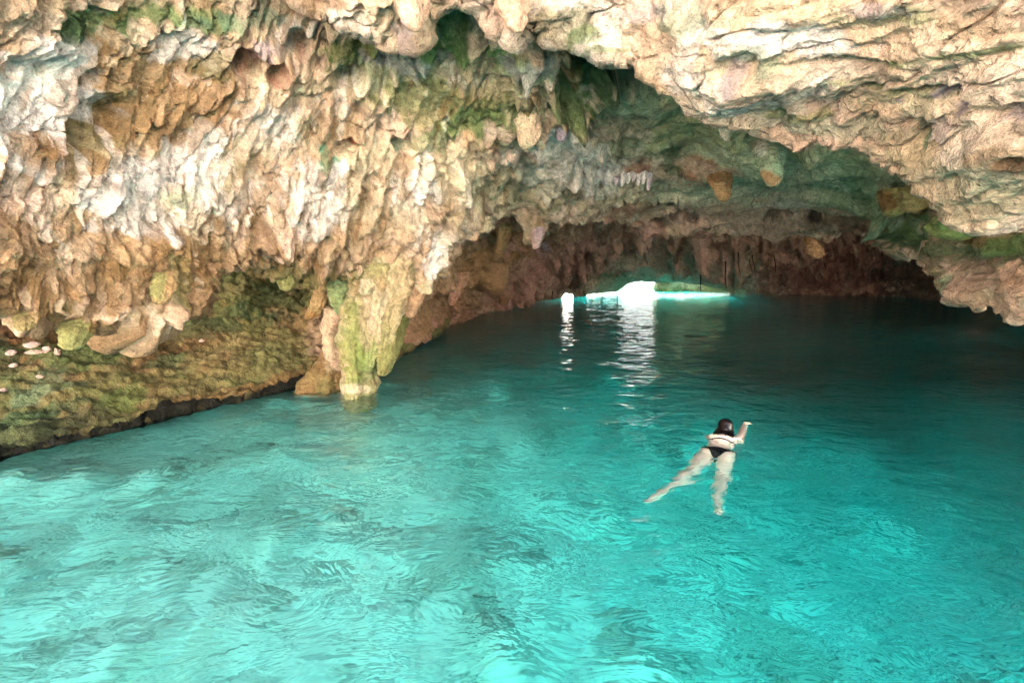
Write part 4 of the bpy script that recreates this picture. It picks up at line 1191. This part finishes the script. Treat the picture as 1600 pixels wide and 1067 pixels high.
kL = wpt(1079, 737, -0.24); aL = wpt(1040, 764, -0.26); tL = wpt(1014, 781, -0.22)
kR = wpt(1129, 744, -0.28); aR = wpt(1124, 784, -0.30); tR = wpt(1123.5, 801, -0.26)
hL = B(-0.05, -0.085, -0.10); hR = B(-0.05, 0.085, -0.10)
for hh, kk, aa, tt in ((hL, kL, aL, tL), (hR, kR, aR, tR)):
    mid = (hh + kk) / 2
    cf = kk * 0.68 + aa * 0.32
    limb([(hh, .092), (hh * .7 + mid * .3, .09), (mid, .078), (kk, .054), (cf, .055), (kk * .3 + aa * .7, .042), (aa, .033)])
    limb([(aa, .034), (aa * .55 + tt * .45, .036), (tt, .026)])
    dd = (tt - aa) / np.linalg.norm(tt - aa)
    for k in range(5):
        o_ = lat * (k - 2) * 0.017
        limb([(tt + o_ * 0.8, .010), (tt + o_ + dd * (.045 - .004 * abs(k - 1)), .008)])


def hand(wr, dirn, side):
    dirn = dirn / np.linalg.norm(dirn)
    u = np.cross(dirn, zz); u /= np.linalg.norm(u)
    pm = wr + dirn * 0.075
    tube(bm, [(wr, .024, .02), (wr + dirn * .035, .036, .016), (pm, .040, .014)])
    for k, ln in enumerate((.066, .076, .071, .055)):
        b0 = pm + u * (k - 1.5) * 0.021
        m1 = b0 + dirn * ln * .55 - zz * .008 + u * (k - 1.5) * .004
        e1 = m1 + dirn * ln * .4 - zz * .02
        limb([(b0, .0095), (m1, .0088), (e1, .0075)])
    t0 = wr + dirn * .03 - u * side * .032
    limb([(t0, .012), (t0 + dirn * .03 - u * side * .025, .010), (t0 + dirn * .055 - u * side * .03 - zz * .01, .009)])


shR = B(0.42, 0.155, -0.02); shL = B(0.42, -0.135, -0.045)
elR = wpt(1161, 671.5, -0.05); wrR = wpt(1164, 663, -0.02); hdR = wpt(1171, 655, 0.01)
elL = B(0.58, -0.12, -0.26); wrL = B(0.84, -0.05, -0.22)
limb([(B(0.41, 0.10, -0.02), .06), (shR, .055), ((shR + elR) / 2, .045), (elR, .036), ((elR + wrR) / 2, .034), (wrR, .025)])
limb([(B(0.41, -0.10, -0.02), .06), (shL, .053), ((shL + elL) / 2, .045), (elL, .036), ((elL + wrL) / 2, .034), (wrL, .025)])
hand(wrR, hdR - wrR, -1)
hand(wrL, B(1.0, -0.03, -0.18) - wrL, 1)
person = remeshed('person', bm, 0.0065, SKIN)
tag(person, 'dark haired swimmer in a black bikini gliding away across the turquoise water, legs spread', 'person')

# clothing cut from the body's own surface, a few millimetres proud of it
pv = np.array([v.co[:] for v in person.data.vertices]); pn = np.array([v.normal[:] for v in person.data.vertices])
loc = pv - hip
ps = loc @ ax / S; pl = loc @ lat; pz = pv[:, 2]


def garment(name, mask, lift=0.005):
    fs = [list(p.vertices) for p in person.data.polygons if all(mask[v] for v in p.vertices)]
    used = sorted({v for f in fs for v in f}); mp_ = {v: i for i, v in enumerate(used)}
    o = mesh_obj(name, pv[used] + pn[used] * lift, [[mp_[v] for v in f] for f in fs], CLOTH, person)
    m = o.modifiers.new('thickness', 'SOLIDIFY'); m.thickness = 0.003; m.offset = -1
    return o


legless = np.abs(pl) < 0.2
garment('bikini_bottom', legless & (ps < 0.065) & (ps > -0.20) & (np.abs(pl) < 0.030 + np.clip(ps + 0.17, 0, 1) * 0.62) | (legless & (ps > 0.03) & (ps < 0.06)))
torso = (np.abs(pl) < 0.165)
garment('bikini_top', (torso & (ps > 0.275) & (ps < 0.305)) | (torso & (ps > 0.26) & (ps < 0.37) & (pz < -0.09)))

bm = bmesh.new()
tube(bm, [(B(0.565, 0, 0.055), .066, .066), (B(0.62, 0, 0.085), .082, .092), (B(0.665, 0, 0.085), .076, .082), (B(0.70, 0, 0.085), .05, .045)], 28)
for k in range(9):
    o_ = (k - 4) * 0.019
    e = 0.40 + 0.02 * math.sin(k * 2.3)
    tube(bm, [(B(0.60, o_ * 0.9, 0.09 - abs(o_) * .5), .02, .016), (B(0.54, o_ * 1.1, 0.075 - abs(o_) * .5), .018, .016), (B(0.47, o_ * 1.25, 0.058 - abs(o_) * .2), .015, .012), (B(e, o_ * 1.35, 0.060 - abs(o_) * .35), .008, .006)], 10)
hair = remeshed('hair', bm, 0.006, HAIR, person, 2)
